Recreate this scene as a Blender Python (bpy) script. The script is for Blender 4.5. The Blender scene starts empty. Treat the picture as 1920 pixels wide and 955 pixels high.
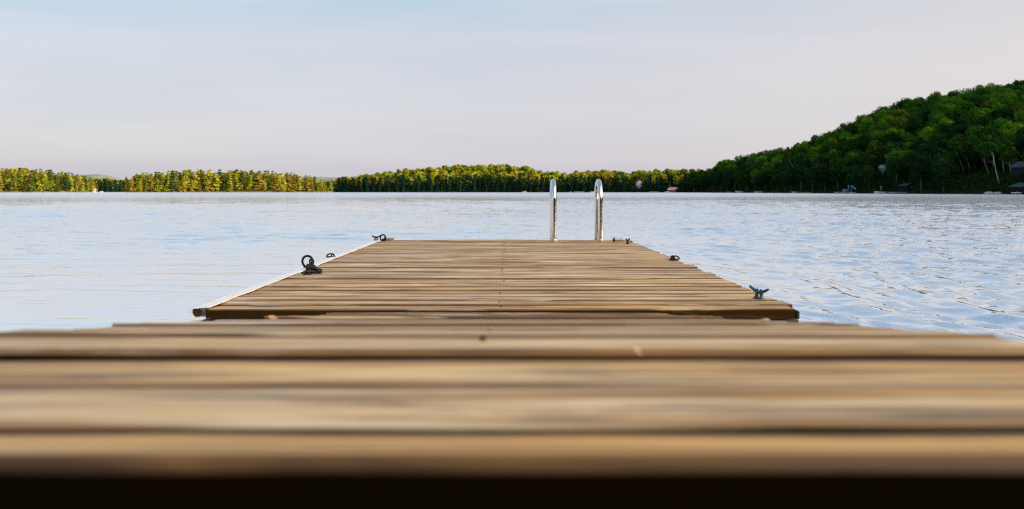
import bpy, math, random
import numpy as np

random.seed(7)
RNG = np.random.default_rng(11)
SC = bpy.context.scene
COL = SC.collection
H = 0.85                 # camera height above the lake
F = 1700.0               # focal length in pixels of the 1920 wide photograph
R = math.radians
SUN_AZ, SUN_EL = 118.0, 7.0


# ------------------------------------------------------------------ helpers
def put(px, py, Y):
    """point at depth Y that the photograph shows at pixel (px, py)"""
    return np.array(((px - 952) / F * Y, Y, H - (py - 359) / F * Y))


def mesh_obj(name, V, faces, mats=(), parent=None, smooth=False, mat_idx=None, attrs=None, uv=None):
    V = np.asarray(V, np.float32).reshape(-1, 3)
    me = bpy.data.meshes.new(name)
    if isinstance(faces, np.ndarray):
        n, k = faces.shape
        me.vertices.add(len(V))
        me.vertices.foreach_set('co', V.ravel())
        me.loops.add(n * k)
        me.loops.foreach_set('vertex_index', faces.astype(np.int32).ravel())
        me.polygons.add(n)
        me.polygons.foreach_set('loop_start', np.arange(0, n * k, k, dtype=np.int32))
        me.polygons.foreach_set('loop_total', np.full(n, k, np.int32))
        me.update(calc_edges=True)
    else:
        me.from_pydata([tuple(map(float, v)) for v in V], [], faces)
    if uv is not None:
        lay = me.uv_layers.new(name='grain')
        idx = np.empty(len(me.loops), np.int32)
        me.loops.foreach_get('vertex_index', idx)
        lay.data.foreach_set('uv', np.asarray(uv, np.float32)[idx].ravel())
    for k, a in (attrs or {}).items():
        a = np.asarray(a, np.float32)
        at = me.attributes.new(k, 'FLOAT', 'POINT')
        at.data.foreach_set('value', a)
    if smooth:
        me.polygons.foreach_set('use_smooth', np.ones(len(me.polygons), bool))
    for m in mats:
        me.materials.append(m)
    if mat_idx is not None:
        me.polygons.foreach_set('material_index', np.asarray(mat_idx, np.int32))
    me.update()
    o = bpy.data.objects.new(name, me)
    COL.objects.link(o)
    if parent is not None:
        o.parent = parent
    return o


def tag(o, label, cat, group=None, kind=None):
    o['label'] = label
    o['category'] = cat
    if group:
        o['group'] = group
    if kind:
        o['kind'] = kind
    return o


def empty(name, loc=(0, 0, 0), rz=0.0):
    o = bpy.data.objects.new(name, None)
    o.empty_display_size = 0.1
    o.location = loc
    o.rotation_euler = (0, 0, rz)
    COL.objects.link(o)
    return o


def structure(o):
    o['kind'] = 'structure'
    return o


def copy_tree(o, parent=None):
    c = o.copy()
    COL.objects.link(c)
    if parent is not None:
        c.parent = parent
    for ch in list(o.children):
        copy_tree(ch, c)
    return c


class MB:
    """collects shapes into one mesh"""
    def __init__(self):
        self.v, self.f = [], []

    def add(self, V, Fs):
        b = len(self.v)
        self.v += [tuple(p) for p in V]
        self.f += [tuple(i + b for i in f) for f in Fs]

    def box(self, c, s, bev=0.0, rz=0.0):
        x, y, z = s[0] / 2, s[1] / 2, s[2] / 2
        b = min(bev, x * .9, y * .9, z * .9)
        P = []
        if b <= 0:
            P = [(sx * x, sy * y, sz * z) for sz in (-1, 1) for sx, sy in ((-1, -1), (1, -1), (1, 1), (-1, 1))]
            Fs = [(3, 2, 1, 0), (4, 5, 6, 7), (0, 1, 5, 4), (1, 2, 6, 5), (2, 3, 7, 6), (3, 0, 4, 7)]
        else:
            oc = lambda X, Y, Z: [(X - b, -Y, Z), (X, -Y + b, Z), (X, Y - b, Z), (X - b, Y, Z), (-X + b, Y, Z), (-X, Y - b, Z), (-X, -Y + b, Z), (-X + b, -Y, Z)]
            ins = lambda Z: [(sx * (abs(px) - (b if abs(px) == x else 0)) if False else px * (x - b) / x, py * (y - b) / y, Z) for px, py, _ in oc(x, y, Z) for sx in (1,)]
            P = ins(-z) + oc(x, y, -z + b) + oc(x, y, z - b) + ins(z)
            Fs = [tuple(range(7, -1, -1)), tuple(range(24, 32))]
            for r in range(3):
                for k in range(8):
                    a = r * 8 + k
                    d = r * 8 + (k + 1) % 8
                    Fs.append((a, d, d + 8, a + 8))
        ca, sa = math.cos(rz), math.sin(rz)
        self.add([(c[0] + p[0] * ca - p[1] * sa, c[1] + p[0] * sa + p[1] * ca, c[2] + p[2]) for p in P], Fs)
        return self

    def tube(self, path, rad, n=12, closed=False, cap=True):
        P = [np.array(p, float) for p in path]
        m = len(P)
        rad = [rad] * m if not hasattr(rad, '__len__') else rad
        T = []
        for i in range(m):
            a = P[(i - 1) % m] if (closed or i > 0) else P[i]
            b = P[(i + 1) % m] if (closed or i < m - 1) else P[i]
            t = b - a
            T.append(t / (np.linalg.norm(t) + 1e-9))
        u = np.cross(T[0], (0, 0, 1.0))
        if np.linalg.norm(u) < 1e-3:
            u = np.cross(T[0], (1.0, 0, 0))
        u /= np.linalg.norm(u)
        V = []
        for i in range(m):
            u = u - T[i] * np.dot(u, T[i])
            u /= np.linalg.norm(u) + 1e-9
            w = np.cross(T[i], u)
            for k in range(n):
                a = 2 * math.pi * k / n
                V.append(P[i] + (u * math.cos(a) + w * math.sin(a)) * rad[i])
        Fs = []
        for i in range(m if closed else m - 1):
            j = (i + 1) % m
            for k in range(n):
                k2 = (k + 1) % n
                Fs.append((i * n + k, i * n + k2, j * n + k2, j * n + k))
        if cap and not closed:
            Fs.append(tuple(range(n - 1, -1, -1)))
            Fs.append(tuple((m - 1) * n + k for k in range(n)))
        self.add(V, Fs)
        return self

    def torus(self, c, R1, r, ax=(0, 0, 1), n=24, k=10, sx=1.0):
        ax = np.array(ax, float)
        ax /= np.linalg.norm(ax)
        u = np.cross(ax, (0.13, 0.2, 0.97)) if abs(ax[2]) < .9 else np.cross(ax, (0, 1, 0))
        u /= np.linalg.norm(u)
        w = np.cross(ax, u)
        path = [np.array(c) + u * math.cos(2 * math.pi * i / n) * R1 * sx + w * math.sin(2 * math.pi * i / n) * R1 for i in range(n)]
        return self.tube(path, r, k, closed=True)

    def lathe(self, c, prof, n=16):
        V, Fs = [], []
        for r, z in prof:
            for k in range(n):
                a = 2 * math.pi * k / n
                V.append((c[0] + r * math.cos(a), c[1] + r * math.sin(a), c[2] + z))
        for i in range(len(prof) - 1):
            for k in range(n):
                k2 = (k + 1) % n
                Fs.append((i * n + k, i * n + k2, (i + 1) * n + k2, (i + 1) * n + k))
        Fs.append(tuple(range(n - 1, -1, -1)))
        Fs.append(tuple((len(prof) - 1) * n + k for k in range(n)))
        self.add(V, Fs)
        return self

    def poly(self, pts, fs):
        self.add(pts, fs)
        return self

    def build(self, name, mat, parent=None, smooth=False):
        o = mesh_obj(name, self.v, self.f, [mat] if mat else [], parent)
        if smooth:
            o.data.polygons.foreach_set('use_smooth', np.ones(len(o.data.polygons), bool))
            o.data.set_sharp_from_angle(angle=R(40))
        return o


def hash2(i, j, s):
    v = np.sin(i * 127.1 + j * 311.7 + s * 74.7) * 43758.5453
    return v - np.floor(v)


def vnoise(x, y, s=0):
    xi, yi = np.floor(x), np.floor(y)
    a, b = x - xi, y - yi
    a, b = a * a * (3 - 2 * a), b * b * (3 - 2 * b)
    return (hash2(xi, yi, s) * (1 - a) * (1 - b) + hash2(xi + 1, yi, s) * a * (1 - b)
            + hash2(xi, yi + 1, s) * (1 - a) * b + hash2(xi + 1, yi + 1, s) * a * b)


def fbm(x, y, s=0, o=4):
    t, a, n = 0, .5, 0
    for k in range(o):
        t = t + vnoise(x * 2 ** k, y * 2 ** k, s + k * 5) * a
        n += a
        a *= .5
    return t / n


def sstep(a, b, x):
    t = np.clip((x - a) / (b - a), 0, 1)
    return t * t * (3 - 2 * t)


# ------------------------------------------------------------------ materials
class NT:
    def __init__(self, name):
        self.m = bpy.data.materials.new(name)
        self.m.use_nodes = True
        self.t = self.m.node_tree
        self.b = self.t.nodes['Principled BSDF']
        self.out = self.t.nodes['Material Output']

    def n(self, typ, **kw):
        nd = self.t.nodes.new(typ)
        for k, v in kw.items():
            if k.startswith('i_'):
                nd.inputs[k[2:].replace('_', ' ')].default_value = v
            else:
                setattr(nd, k, v)
        return nd

    def l(self, a, b):
        self.t.links.new(a, b)

    def ramp(self, src, stops, interp='LINEAR'):
        r = self.n('ShaderNodeValToRGB')
        r.color_ramp.interpolation = interp
        e = r.color_ramp.elements
        while len(e) < len(stops):
            e.new(.5)
        for el, (p, c) in zip(e, stops):
            el.position = p
            el.color = (c, c, c, 1) if not hasattr(c, '__len__') else (*c, 1)
        self.l(src, r.inputs[0])
        return r.outputs[0]

    def mix(self, fac, a, b, blend='MIX'):
        x = self.n('ShaderNodeMix', data_type='RGBA', blend_type=blend)
        for sock, v in ((x.inputs[0], fac), (x.inputs[6], a), (x.inputs[7], b)):
            if isinstance(v, bpy.types.NodeSocket):
                self.l(v, sock)
            elif hasattr(v, '__len__'):
                sock.default_value = (*v, 1) if len(v) == 3 else v
            else:
                sock.default_value = v
        return x.outputs[2]

    def math(self, op, a, b=0.0, c=None):
        x = self.n('ShaderNodeMath', operation=op)
        for sock, v in zip(x.inputs, (a, b, c)):
            if v is None:
                continue
            if isinstance(v, bpy.types.NodeSocket):
                self.l(v, sock)
            else:
                sock.default_value = v
        return x.outputs[0]

    def noise(self, vec, scale, detail=4, rough=.55, dist=0.0):
        x = self.n('ShaderNodeTexNoise')
        x.inputs['Scale'].default_value = scale
        x.inputs['Detail'].default_value = detail
        x.inputs['Roughness'].default_value = rough
        x.inputs['Distortion'].default_value = dist
        if vec is not None:
            self.l(vec, x.inputs['Vector'])
        return x.outputs['Fac']

    def mapping(self, vec, scale=(1, 1, 1), loc=(0, 0, 0), rot=(0, 0, 0)):
        x = self.n('ShaderNodeMapping')
        x.inputs['Scale'].default_value = scale
        x.inputs['Location'].default_value = loc
        x.inputs['Rotation'].default_value = rot
        self.l(vec, x.inputs['Vector'])
        return x.outputs[0]


def plain(name, col, rough=.6, metal=0.0, var=.25, scale=8.0, bump=0.0):
    t = NT(name)
    tc = t.n('ShaderNodeTexCoord')
    n1 = t.noise(tc.outputs['Object'], scale, 5, .6)
    c = t.mix(t.ramp(n1, [(.3, 0), (.7, 1)]), tuple(x * (1 - var) for x in col), tuple(min(1, x * (1 + var)) for x in col))
    t.l(c, t.b.inputs['Base Color'])
    t.b.inputs['Roughness'].default_value = rough
    t.b.inputs['Metallic'].default_value = metal
    if bump:
        b = t.n('ShaderNodeBump')
        b.inputs['Strength'].default_value = bump
        b.inputs['Distance'].default_value = .01
        t.l(t.noise(tc.outputs['Object'], scale * 6, 4), b.inputs['Height'])
        t.l(b.outputs[0], t.b.inputs['Normal'])
    return t.m


def wood_deck(name, gold=1.0, dark=1.0, seed=0.0, SIDE=.88, near=False, dirt=1.0, sharp=False):  # dirt: strength of the painted seam shade
    """weathered decking: silver-tan faces, golden brown worn edges, dark checks, knots"""
    t = NT(name)
    uvn = t.n('ShaderNodeUVMap', uv_map='grain')
    bd = t.n('ShaderNodeAttribute', attribute_name='board')
    sep = t.n('ShaderNodeSeparateXYZ')
    t.l(uvn.outputs[0], sep.inputs[0])
    u, v = sep.outputs[0], sep.outputs[1]       # u metres along, v 0..1 across (top face), beyond on the sides
    cmb = t.n('ShaderNodeCombineXYZ')
    t.l(t.math('ADD', u, t.math('MULTIPLY', bd.outputs['Fac'], 71.3)), cmb.inputs[0])
    t.l(t.math('MULTIPLY', v, .145), cmb.inputs[1])
    t.l(t.math('MULTIPLY', bd.outputs['Fac'], 19.7 + seed), cmb.inputs[2])
    P = cmb.outputs[0]
    # knots distort the grain
    kn = t.n('ShaderNodeTexVoronoi', feature='F1')
    kn.inputs['Scale'].default_value = 1.0
    kn.inputs['Randomness'].default_value = 1.0
    t.l(t.mapping(P, (2.2, 9.0, 1)), kn.inputs['Vector'])
    kd = kn.outputs['Distance']
    knot = t.ramp(kd, [(.08, 1), (.17, 0)])
    halo = t.ramp(kd, [(.06, 1), (.30, 0)])
    fine = t.noise(t.mapping(P, (2.2, 110, 1) if not near else (1.6, 60, 1)), 1.0, 6 if not near else 2, .65, .6)
    mid = t.noise(t.mapping(P, (.9, 24, 1), loc=(3, 7, 0)), 1.0, 5, .6, .8)
    broad = t.noise(t.mapping(P, (.9, 7, 1), loc=(9, 2, 0)), 1.0, 3, .5, .4)
    patch = t.noise(t.mapping(P, (2.2, 16, 1), loc=(1, 4, 0)), 1.0, 6, .7, .3)
    tan = t.mix(t.ramp(mid, [(.32, 0), (.60, 1)]), (.42, .245, .075), (.92, .735, .48))
    tan = t.mix(t.ramp(broad, [(.44, 0), (.64, .85)]), tan, (.56, .33, .10))
    # worn golden edges
    edge = t.math('ABSOLUTE', t.math('SUBTRACT', v, .5))
    edn = t.math('ADD', edge, t.math('MULTIPLY', t.math('SUBTRACT', mid, .5), .55))
    edf = t.ramp(edn, [(.30, 0), (.46, 1)])
    bsel = t.ramp(bd.outputs['Fac'], [(0, .35), (.5, .8), (1, 1)])
    tan = t.mix(t.math('MULTIPLY', t.math('MULTIPLY', edf, bsel), .85 * gold), tan, (.40, .205, .030))
    tan = t.mix(t.math('MULTIPLY', t.ramp(patch, [(.545, 0), (.66, 1)]), .8 * dark), tan, (.135, .072, .028))
    # seam shade painted along both long edges, heavier on the far one
    sd = t.math('ADD', v, t.math('MULTIPLY', t.math('SUBTRACT', mid, .5), .30 if not sharp else .18))
    sd = t.math('ADD', sd, t.math('MULTIPLY', t.math('SUBTRACT', broad, .5), .25))
    tan = t.mix(t.math('MULTIPLY', t.ramp(sd, [(.84, 0), (.95, 1)] if not sharp else [(.90, 0), (.955, 1)]), .92 * dirt), tan, (.055, .026, .008))
    tan = t.mix(t.math('MULTIPLY', t.ramp(sd, [(.02, 1), (.08, 0)]), .75 * dirt), tan, (.10, .05, .016))
    # checks: thin dark lines along the grain
    ck = t.ramp(fine, [(.405, 1), (.475, 0)])
    tan = t.mix(t.math('MULTIPLY', ck, .75 * dark), tan, (.06, .035, .018))
    tan = t.mix(t.math('MULTIPLY', halo, .45), tan, (.23, .12, .05))
    tan = t.mix(t.math('MULTIPLY', knot, .85), tan, (.05, .028, .014))
    # broad weather streaks: silvered and stained stretches along each board
    stk = t.noise(t.mapping(P, (1.5, 11, 1), loc=(5, 1, 3)), 1.0, 4, .6, .5)
    tan = t.mix(t.math('MULTIPLY', t.ramp(stk, [(.32, 1), (.47, 0)]), .72 if not near else .6), tan, (.22, .122, .040))
    tan = t.mix(t.math('MULTIPLY', t.ramp(stk, [(.53, 0), (.66, 1)]), .62), tan, (1.0, .93, .82))
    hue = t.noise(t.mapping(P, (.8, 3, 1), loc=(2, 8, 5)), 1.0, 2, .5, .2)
    hue = t.math('ADD', hue, t.math('MULTIPLY', u, .10))  # cool skylight on the left, warm glow on the right, painted into the wood
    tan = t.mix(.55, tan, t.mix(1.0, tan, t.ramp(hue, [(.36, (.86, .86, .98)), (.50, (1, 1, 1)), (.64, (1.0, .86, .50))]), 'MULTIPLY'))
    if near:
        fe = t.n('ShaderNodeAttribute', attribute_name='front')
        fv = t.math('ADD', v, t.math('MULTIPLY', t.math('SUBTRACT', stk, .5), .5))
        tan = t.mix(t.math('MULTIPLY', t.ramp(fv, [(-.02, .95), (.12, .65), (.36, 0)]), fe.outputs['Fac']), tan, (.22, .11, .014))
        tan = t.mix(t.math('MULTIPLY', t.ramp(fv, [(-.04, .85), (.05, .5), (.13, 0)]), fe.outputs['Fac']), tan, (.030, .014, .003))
    # per board tone
    tone = t.ramp(bd.outputs['Fac'], [(0, (.76, .74, .72)), (.25, (1.0, .96, .90)), (.42, (.80, .68, .40)), (.6, (1.0, .97, .93)), (.8, (.9, .86, .8)), (1, (.76, .64, .38))])
    tan = t.mix(1.0, tan, tone, 'MULTIPLY')
    # sides of boards (v outside 0..1) have the shade of the gaps painted in
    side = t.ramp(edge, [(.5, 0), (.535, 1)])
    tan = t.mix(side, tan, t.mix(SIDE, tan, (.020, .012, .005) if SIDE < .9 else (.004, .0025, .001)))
    t.l(tan, t.b.inputs['Base Color'])
    t.l(t.ramp(mid, [(.3, .66), (.7, .46)]), t.b.inputs['Roughness'])
    t.l(t.math('MULTIPLY', t.math('SUBTRACT', 1.0, side), .5), t.b.inputs['Specular IOR Level'])
    b = t.n('ShaderNodeBump')
    b.inputs['Strength'].default_value = .75 if not near else .4
    b.inputs['Distance'].default_value = .004
    hgt = t.math('ADD', t.math('MULTIPLY', fine, .7), t.math('ADD', t.math('MULTIPLY', mid, .8), t.math('MULTIPLY', knot, -.6)))
    t.l(hgt, b.inputs['Height'])
    t.l(b.outputs[0], t.b.inputs['Normal'])
    return t.m


def foliage(name, trans=.25):
    t = NT(name)
    oi = t.n('ShaderNodeObjectInfo')
    at = t.n('ShaderNodeAttribute', attribute_name='tint')
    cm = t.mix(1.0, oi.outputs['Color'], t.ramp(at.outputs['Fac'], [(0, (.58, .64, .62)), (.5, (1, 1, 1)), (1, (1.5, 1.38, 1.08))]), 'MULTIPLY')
    d = t.n('ShaderNodeBsdfDiffuse')
    tr = t.n('ShaderNodeBsdfTranslucent')
    t.l(cm, d.inputs[0])
    t.l(cm, tr.inputs[0])
    mx = t.n('ShaderNodeMixShader')
    mx.inputs[0].default_value = trans
    t.l(d.outputs[0], mx.inputs[1])
    t.l(tr.outputs[0], mx.inputs[2])
    t.l(mx.outputs[0], t.out.inputs[0])
    return t.m


M = {}
M['deck'] = wood_deck('deck_wood')
M['ramp'] = wood_deck('ramp_wood', gold=.75, seed=5.0, SIDE=.97, near=True, sharp=True)
M['landing'] = wood_deck('landing_wood', gold=.9, seed=9.0, SIDE=.99, near=True, dirt=.85, sharp=True)  # dirt sets the painted seam shade
M['beam'] = plain('wet_beam', (.075, .055, .024), .7, 0, .5, 9, .4)
M['darkwood'] = plain('dark_wet_wood', (.006, .004, .002), 1.0, 0, .4, 6)  # shade of the front face put into a near-black colour
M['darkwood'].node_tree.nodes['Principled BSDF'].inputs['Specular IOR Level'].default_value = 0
M['vinyl'] = plain('white_vinyl', (.84, .84, .85), .4, 0, .05, 20)
M['pipe_in'] = plain('black_rubber', (.01, .01, .01), .8)  # black for the disc standing in for the shade inside the tube
M['iron'] = plain('black_iron', (.016, .015, .015), .38, .6, .4, 60)
M['galv'] = plain('galvanised_steel', (.62, .55, .40), .35, .9, .2, 60)
M['cleat'] = plain('blue_grey_cast', (.045, .095, .135), .38, .25, .25, 60)
M['leaf'] = plain('dry_leaf', (.46, .28, .14), .7, 0, .3, 60)
M['leafp'] = plain('pale_leaf', (.72, .62, .46), .7, 0, .2, 60)
M['bolt'] = plain('zinc_bolt', (.75, .74, .70), .4, .4, .1, 80)
M['nail'] = plain('rusty_nail', (.05, .035, .025), .6, .5, .3, 80)
M['bark'] = plain('bark', (.10, .08, .06), .9, 0, .4, 1)
M['birch'] = plain('birch_bark', (.36, .35, .34), .8, 0, .3, 1.3)
M['white'] = plain('white_paint', (.66, .66, .66), .5, 0, .06, 2)
M['white_roof'] = plain('pale_metal_roof', (.72, .73, .76), .5, 0, .08, 2)
M['red'] = plain('barn_red', (.30, .05, .035), .7, 0, .25, 2)
M['redroof'] = plain('red_roof', (.36, .07, .05), .7, 0, .25, 2)
M['greyroof'] = plain('weathered_roof', (.40, .39, .40), .6, 0, .2, 2)
M['blueroof'] = plain('blue_metal_roof', (.035, .065, .10), .5, 0, .12, 2)
M['slate'] = plain('slate_siding', (.014, .020, .026), .7, 0, .2, 2)
M['darkcab'] = plain('dark_cabin', (.010, .010, .011), .8, 0, .3, 2)
M['glass'] = plain('dark_window', (.02, .03, .04), .15, 0, .2, 2)
M['dockgrey'] = plain('grey_dock', (.42, .41, .40), .8, 0, .2, 2)
M['bluepl'] = plain('blue_vinyl', (.06, .24, .44), .4, 0, .15, 2)
M['yellow'] = plain('yellow_plastic', (.75, .48, .05), .4, 0, .1, 2)
M['navy'] = plain('navy_hull', (.03, .06, .12), .4, 0, .1, 2)
M['canvas'] = plain('blue_canvas', (.10, .22, .34), .8, 0, .15, 2)

for nm in ('slate', 'blueroof', 'darkcab'):
    M[nm].node_tree.nodes['Principled BSDF'].inputs['Specular IOR Level'].default_value = .05

# brushed stainless for the ladder
t = NT('stainless_steel')
t.b.inputs['Base Color'].default_value = (.76, .75, .73, 1)
t.b.inputs['Metallic'].default_value = 1
tc = t.n('ShaderNodeTexCoord')
t.l(t.ramp(t.noise(t.mapping(tc.outputs['Object'], (30, 30, 6)), 1.0, 4), [(.3, .10), (.7, .17)]), t.b.inputs['Roughness'])
M['steel'] = t.m

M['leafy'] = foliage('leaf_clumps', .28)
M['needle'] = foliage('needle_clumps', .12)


def ground_mat(name, low, high, z0=.8, z1=2.4, low2=None):
    t = NT(name)
    geo = t.n('ShaderNodeNewGeometry')
    sep = t.n('ShaderNodeSeparateXYZ')
    t.l(geo.outputs['Position'], sep.inputs[0])
    n1 = t.noise(geo.outputs['Position'], .35, 5, .6)
    zz = t.math('ADD', sep.outputs[2], t.math('MULTIPLY', t.math('SUBTRACT', n1, .5), 3.0))
    mr = t.n('ShaderNodeMapRange')
    mr.inputs[1].default_value, mr.inputs[2].default_value = z0, z1
    t.l(zz, mr.inputs[0])
    lo = t.mix(t.ramp(n1, [(.35, 0), (.65, 1)]), low, low2 or tuple(x * .5 for x in low))
    hi = t.mix(t.ramp(t.noise(geo.outputs['Position'], .08, 5, .65), [(.35, 0), (.65, 1)]), high, tuple(x * .45 for x in high))
    t.l(t.mix(mr.outputs[0], lo, hi), t.b.inputs['Base Color'])
    t.b.inputs['Roughness'].default_value = 1
    t.b.inputs['Specular IOR Level'].default_value = 0
    return t.m


M['hillground'] = ground_mat('forest_floor', (.03, .03, .02), (.018, .030, .010))
M['rockshore'] = ground_mat('granite_shore', (.52, .34, .25), (.035, .045, .012), .8, 2.0, (.28, .18, .12))
M['shoreground'] = ground_mat('wooded_ground', (.03, .03, .025), (.02, .035, .014))


def far_hill_mat(name, a, b):
    t = NT(name)
    geo = t.n('ShaderNodeNewGeometry')
    vo = t.n('ShaderNodeTexVoronoi')
    vo.inputs['Scale'].default_value = .045
    t.l(geo.outputs['Position'], vo.inputs['Vector'])
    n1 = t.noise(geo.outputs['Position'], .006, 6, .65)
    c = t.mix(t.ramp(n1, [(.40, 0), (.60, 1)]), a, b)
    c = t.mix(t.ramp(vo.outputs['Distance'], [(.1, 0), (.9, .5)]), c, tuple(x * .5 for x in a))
    t.l(c, t.b.inputs['Base Color'])
    t.b.inputs['Roughness'].default_value = 1
    t.b.inputs['Specular IOR Level'].default_value = 0
    return t.m


# ------------------------------------------------------------------ docks
def boards_mesh(name, x0, x1, y0, z, n, pitch, gap, thick, mat, parent, zf=None, hj=.0012, front=False, jit=.006, seed=0, nails=(), widths=None, end_var=None):
    """a deck of N boards running along x, first board's near edge at y0; one mesh, boards are its pattern"""
    rng = np.random.default_rng(seed)
    V, Fs, UV, BD, MI, FR = [], [], [], [], [], []
    nx = 48
    y = y0
    tops = []
    for b in range(n):
        w = (widths[b] if widths else pitch) - gap * (rng.uniform(.55, 1.25) if not front else (1.25, .8, 1.0)[b])
        r = rng.uniform(.005, .010) * (.55 if zf or front else 1)
        if front and b == 0:
            r = .011
        bid = rng.random()
        xa = x0 + rng.normal(0, jit)
        xb = x1 + rng.normal(0, jit)
        cup = rng.uniform(-.0015, .003) if not zf else rng.uniform(.001, .0042)
        # profile around the board: (offset across, height, v)
        prof = [(0, -thick, -.35), (0, -r, -.08)]
        for k in range(1, 4):
            a = math.pi / 2 * k / 4
            prof.append((r - r * math.cos(a), -r + r * math.sin(a), -.04 + .015 * k))
        for k in range(0, 7):
            s = k / 6
            prof.append((r + (w - 2 * r) * s, cup * (2 * s - 1) ** 2 * (1 if cup > 0 else 1), .02 + .96 * s))
        for k in range(3, 0, -1):
            a = math.pi / 2 * k / 4
            prof.append((w - r + r * math.cos(a), -r + r * math.sin(a), 1.04 - .015 * k))
        prof += [(w, -r, 1.08), (w, -thick, 1.35)]
        m = len(prof)
        xs = np.linspace(xa, xb, nx + 1)
        e1 = (vnoise(xs * 1.7 + b * 9.1, xs * 0 + seed, 3) - .5) * .010
        e2 = (vnoise(xs * 9 + b * 3.3, xs * 0 + seed, 5) - .5) * .004
        hz = (vnoise(xs * .9 + b * 5.7, xs * 0 + seed, 8) - .5) * .005 + rng.normal(0, hj)
        base = len(V)
        for i, xx in enumerate(xs):
            for (o, h, v) in prof:
                yy = y + o + e1[i] * .5 + (e2[i] if (o < w * .2) else -e2[i])
                zz = z if zf is None else zf(yy)
                V.append((xx, yy, zz + h + (hz[i] if h > -thick else 0)))
                UV.append((xx, v))
                BD.append(bid)
                FR.append(1.0 if front and b == 0 else 0.0)
        for i in range(nx):
            for k in range(m):
                k2 = (k + 1) % m
                Fs.append((base + i * m + k, base + (i + 1) * m + k, base + (i + 1) * m + k2, base + i * m + k2))
                MI.append(0)
        Fs.append(tuple(base + k for k in range(m)))
        Fs.append(tuple(base + nx * m + k for k in range(m - 1, -1, -1)))
        MI += [0, 0]
        tops.append((y, w, hz))
        # nail heads are surface detail of the deck
        for nxp in nails:
            for dy in (.3, .7):
                if rng.random() < .45:
                    continue
                px_, py_ = nxp + rng.normal(0, .008), y + w * dy + rng.normal(0, .006)
                zz = (z if zf is None else zf(py_)) + .0022 + max(0, cup) * .3
                b0 = len(V)
                for k in range(8):
                    a = 2 * math.pi * k / 8
                    V.append((px_ + .0034 * math.cos(a), py_ + .0034 * math.sin(a), zz))
                    UV.append((0, .5))
                    BD.append(0)
                for k in range(8):
                    a = 2 * math.pi * k / 8
                    V.append((px_ + .0036 * math.cos(a), py_ + .0036 * math.sin(a), zz - .006))
                    UV.append((0, .5))
                    BD.append(0)
                Fs.append(tuple(b0 + k for k in range(8)))
                for k in range(8):
                    Fs.append((b0 + k, b0 + 8 + k, b0 + 8 + (k + 1) % 8, b0 + (k + 1) % 8))
                MI += [1] * 9
        y += widths[b] if widths else pitch
    # smooth profile bands, keep ends crisp
    o = mesh_obj(name, V, Fs, [mat, M['nail']], parent, mat_idx=MI, attrs={'board': BD, 'front': FR + [0.0] * (len(V) - len(FR))}, uv=UV)
    o.data.polygons.foreach_set('use_smooth', np.ones(len(o.data.polygons), bool))
    o.data.set_sharp_from_angle(angle=R(50))
    return o


# --- floating dock
ZD = H - .48
DX0, DX1 = -1.236, 1.183
DY0, DY1 = 3.69, 8.98
fd = empty('floating_dock', (0, DY0, 0))
tag(fd, 'long wooden floating dock with weathered cross planks beyond the ramp', 'dock')
boards_mesh('deck', DX0, DX1, 0, ZD, 37, (DY1 - DY0) / 37, .0115, .038, M['deck'], fd, seed=4, nails=(-.03,), jit=.009)
for by in (.05, 5.22):
    MB().box((-.03, by, ZD - .085), (2.45, .045, .075), .004).build('end_beam', M['beam'], fd, True)
for sx in (-1.215, -.62, -.03, .58, 1.165):
    MB().box((sx, 2.63, ZD - .11), (.045, 5.1, .14), .004).build('joist', M['beam'], fd)
for bx in (-1.02, .98, 1.07):
    b = MB().lathe((0, 0, 0), [(.0, 0), (.013, 0), (.013, .006), (.008, .010), (0, .010)], 10)
    b.v = [(bx + p[0], .0275 - p[2], ZD - .088 + p[1]) for p in b.v]
    b.build('bolt', M['bolt'], fd, True)
for sx in (-.75, .7):
    for sy in (.7, 2.6, 4.5):
        MB().box((sx, sy, -.02), (.62, 1.1, .41), .06).build('float_drum', M['pipe_in'], fd, True)
# white vinyl bumper along the left edge: hollow round bulge with a flange over the board ends
V, Fs = [], []
prof = []
cx, cz, ro, ri = -1.266, ZD - .014, .0225, .0185
for k in range(17):
    a = R(62 + (298 - 62) * k / 16)
    prof.append((cx + ro * math.cos(a), cz + ro * math.sin(a)))
prof = [(-1.212, ZD + .011), (-1.212, ZD + .0075)][:1] + [(cx + .012, ZD + .0105)] + prof + [(cx + .022, cz - ro * .9)]
inn = [(cx + .021, cz - ro * .72)]
for k in range(17):
    a = R(298 - (298 - 62) * k / 16)
    inn.append((cx + ri * math.cos(a), cz + ri * math.sin(a)))
inn += [(cx + .012, ZD + .0055), (-1.212, ZD + .007)]
full = prof + inn
ny = 40
for j in range(ny + 1):
    yy = -.012 + (DY1 - DY0 - .06) * j / ny
    wob = .003 * math.sin(j * 1.7) * (j > 0)
    for (x, z) in full:
        V.append((x + wob, yy, z + .001 * math.sin(j * 2.3)))
m = len(full)
for j in range(ny):
    for k in range(m):
        k2 = (k + 1) % m
        Fs.append((j * m + k, j * m + k2, (j + 1) * m + k2, (j + 1) * m + k))
for k in range(len(prof) - 1):       # end lip
    Fs.append((k, m - 1 - k, m - 2 - k, k + 1))
bp = mesh_obj('edge_bumper', V, Fs, [M['vinyl']], fd)
bp.data.polygons.foreach_set('use_smooth', np.ones(len(bp.data.polygons), bool))
bp.data.set_sharp_from_angle(angle=R(45))
b = MB().lathe((0, 0, 0), [(0, 0), (.0168, 0), (.0168, .004), (0, .004)], 16)
b.v = [(cx + p[0], .004 + p[2], cz + p[1]) for p in b.v]
b.build('end_plug', M['pipe_in'], fd)  # black disc standing in for the shade inside the open tube
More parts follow.
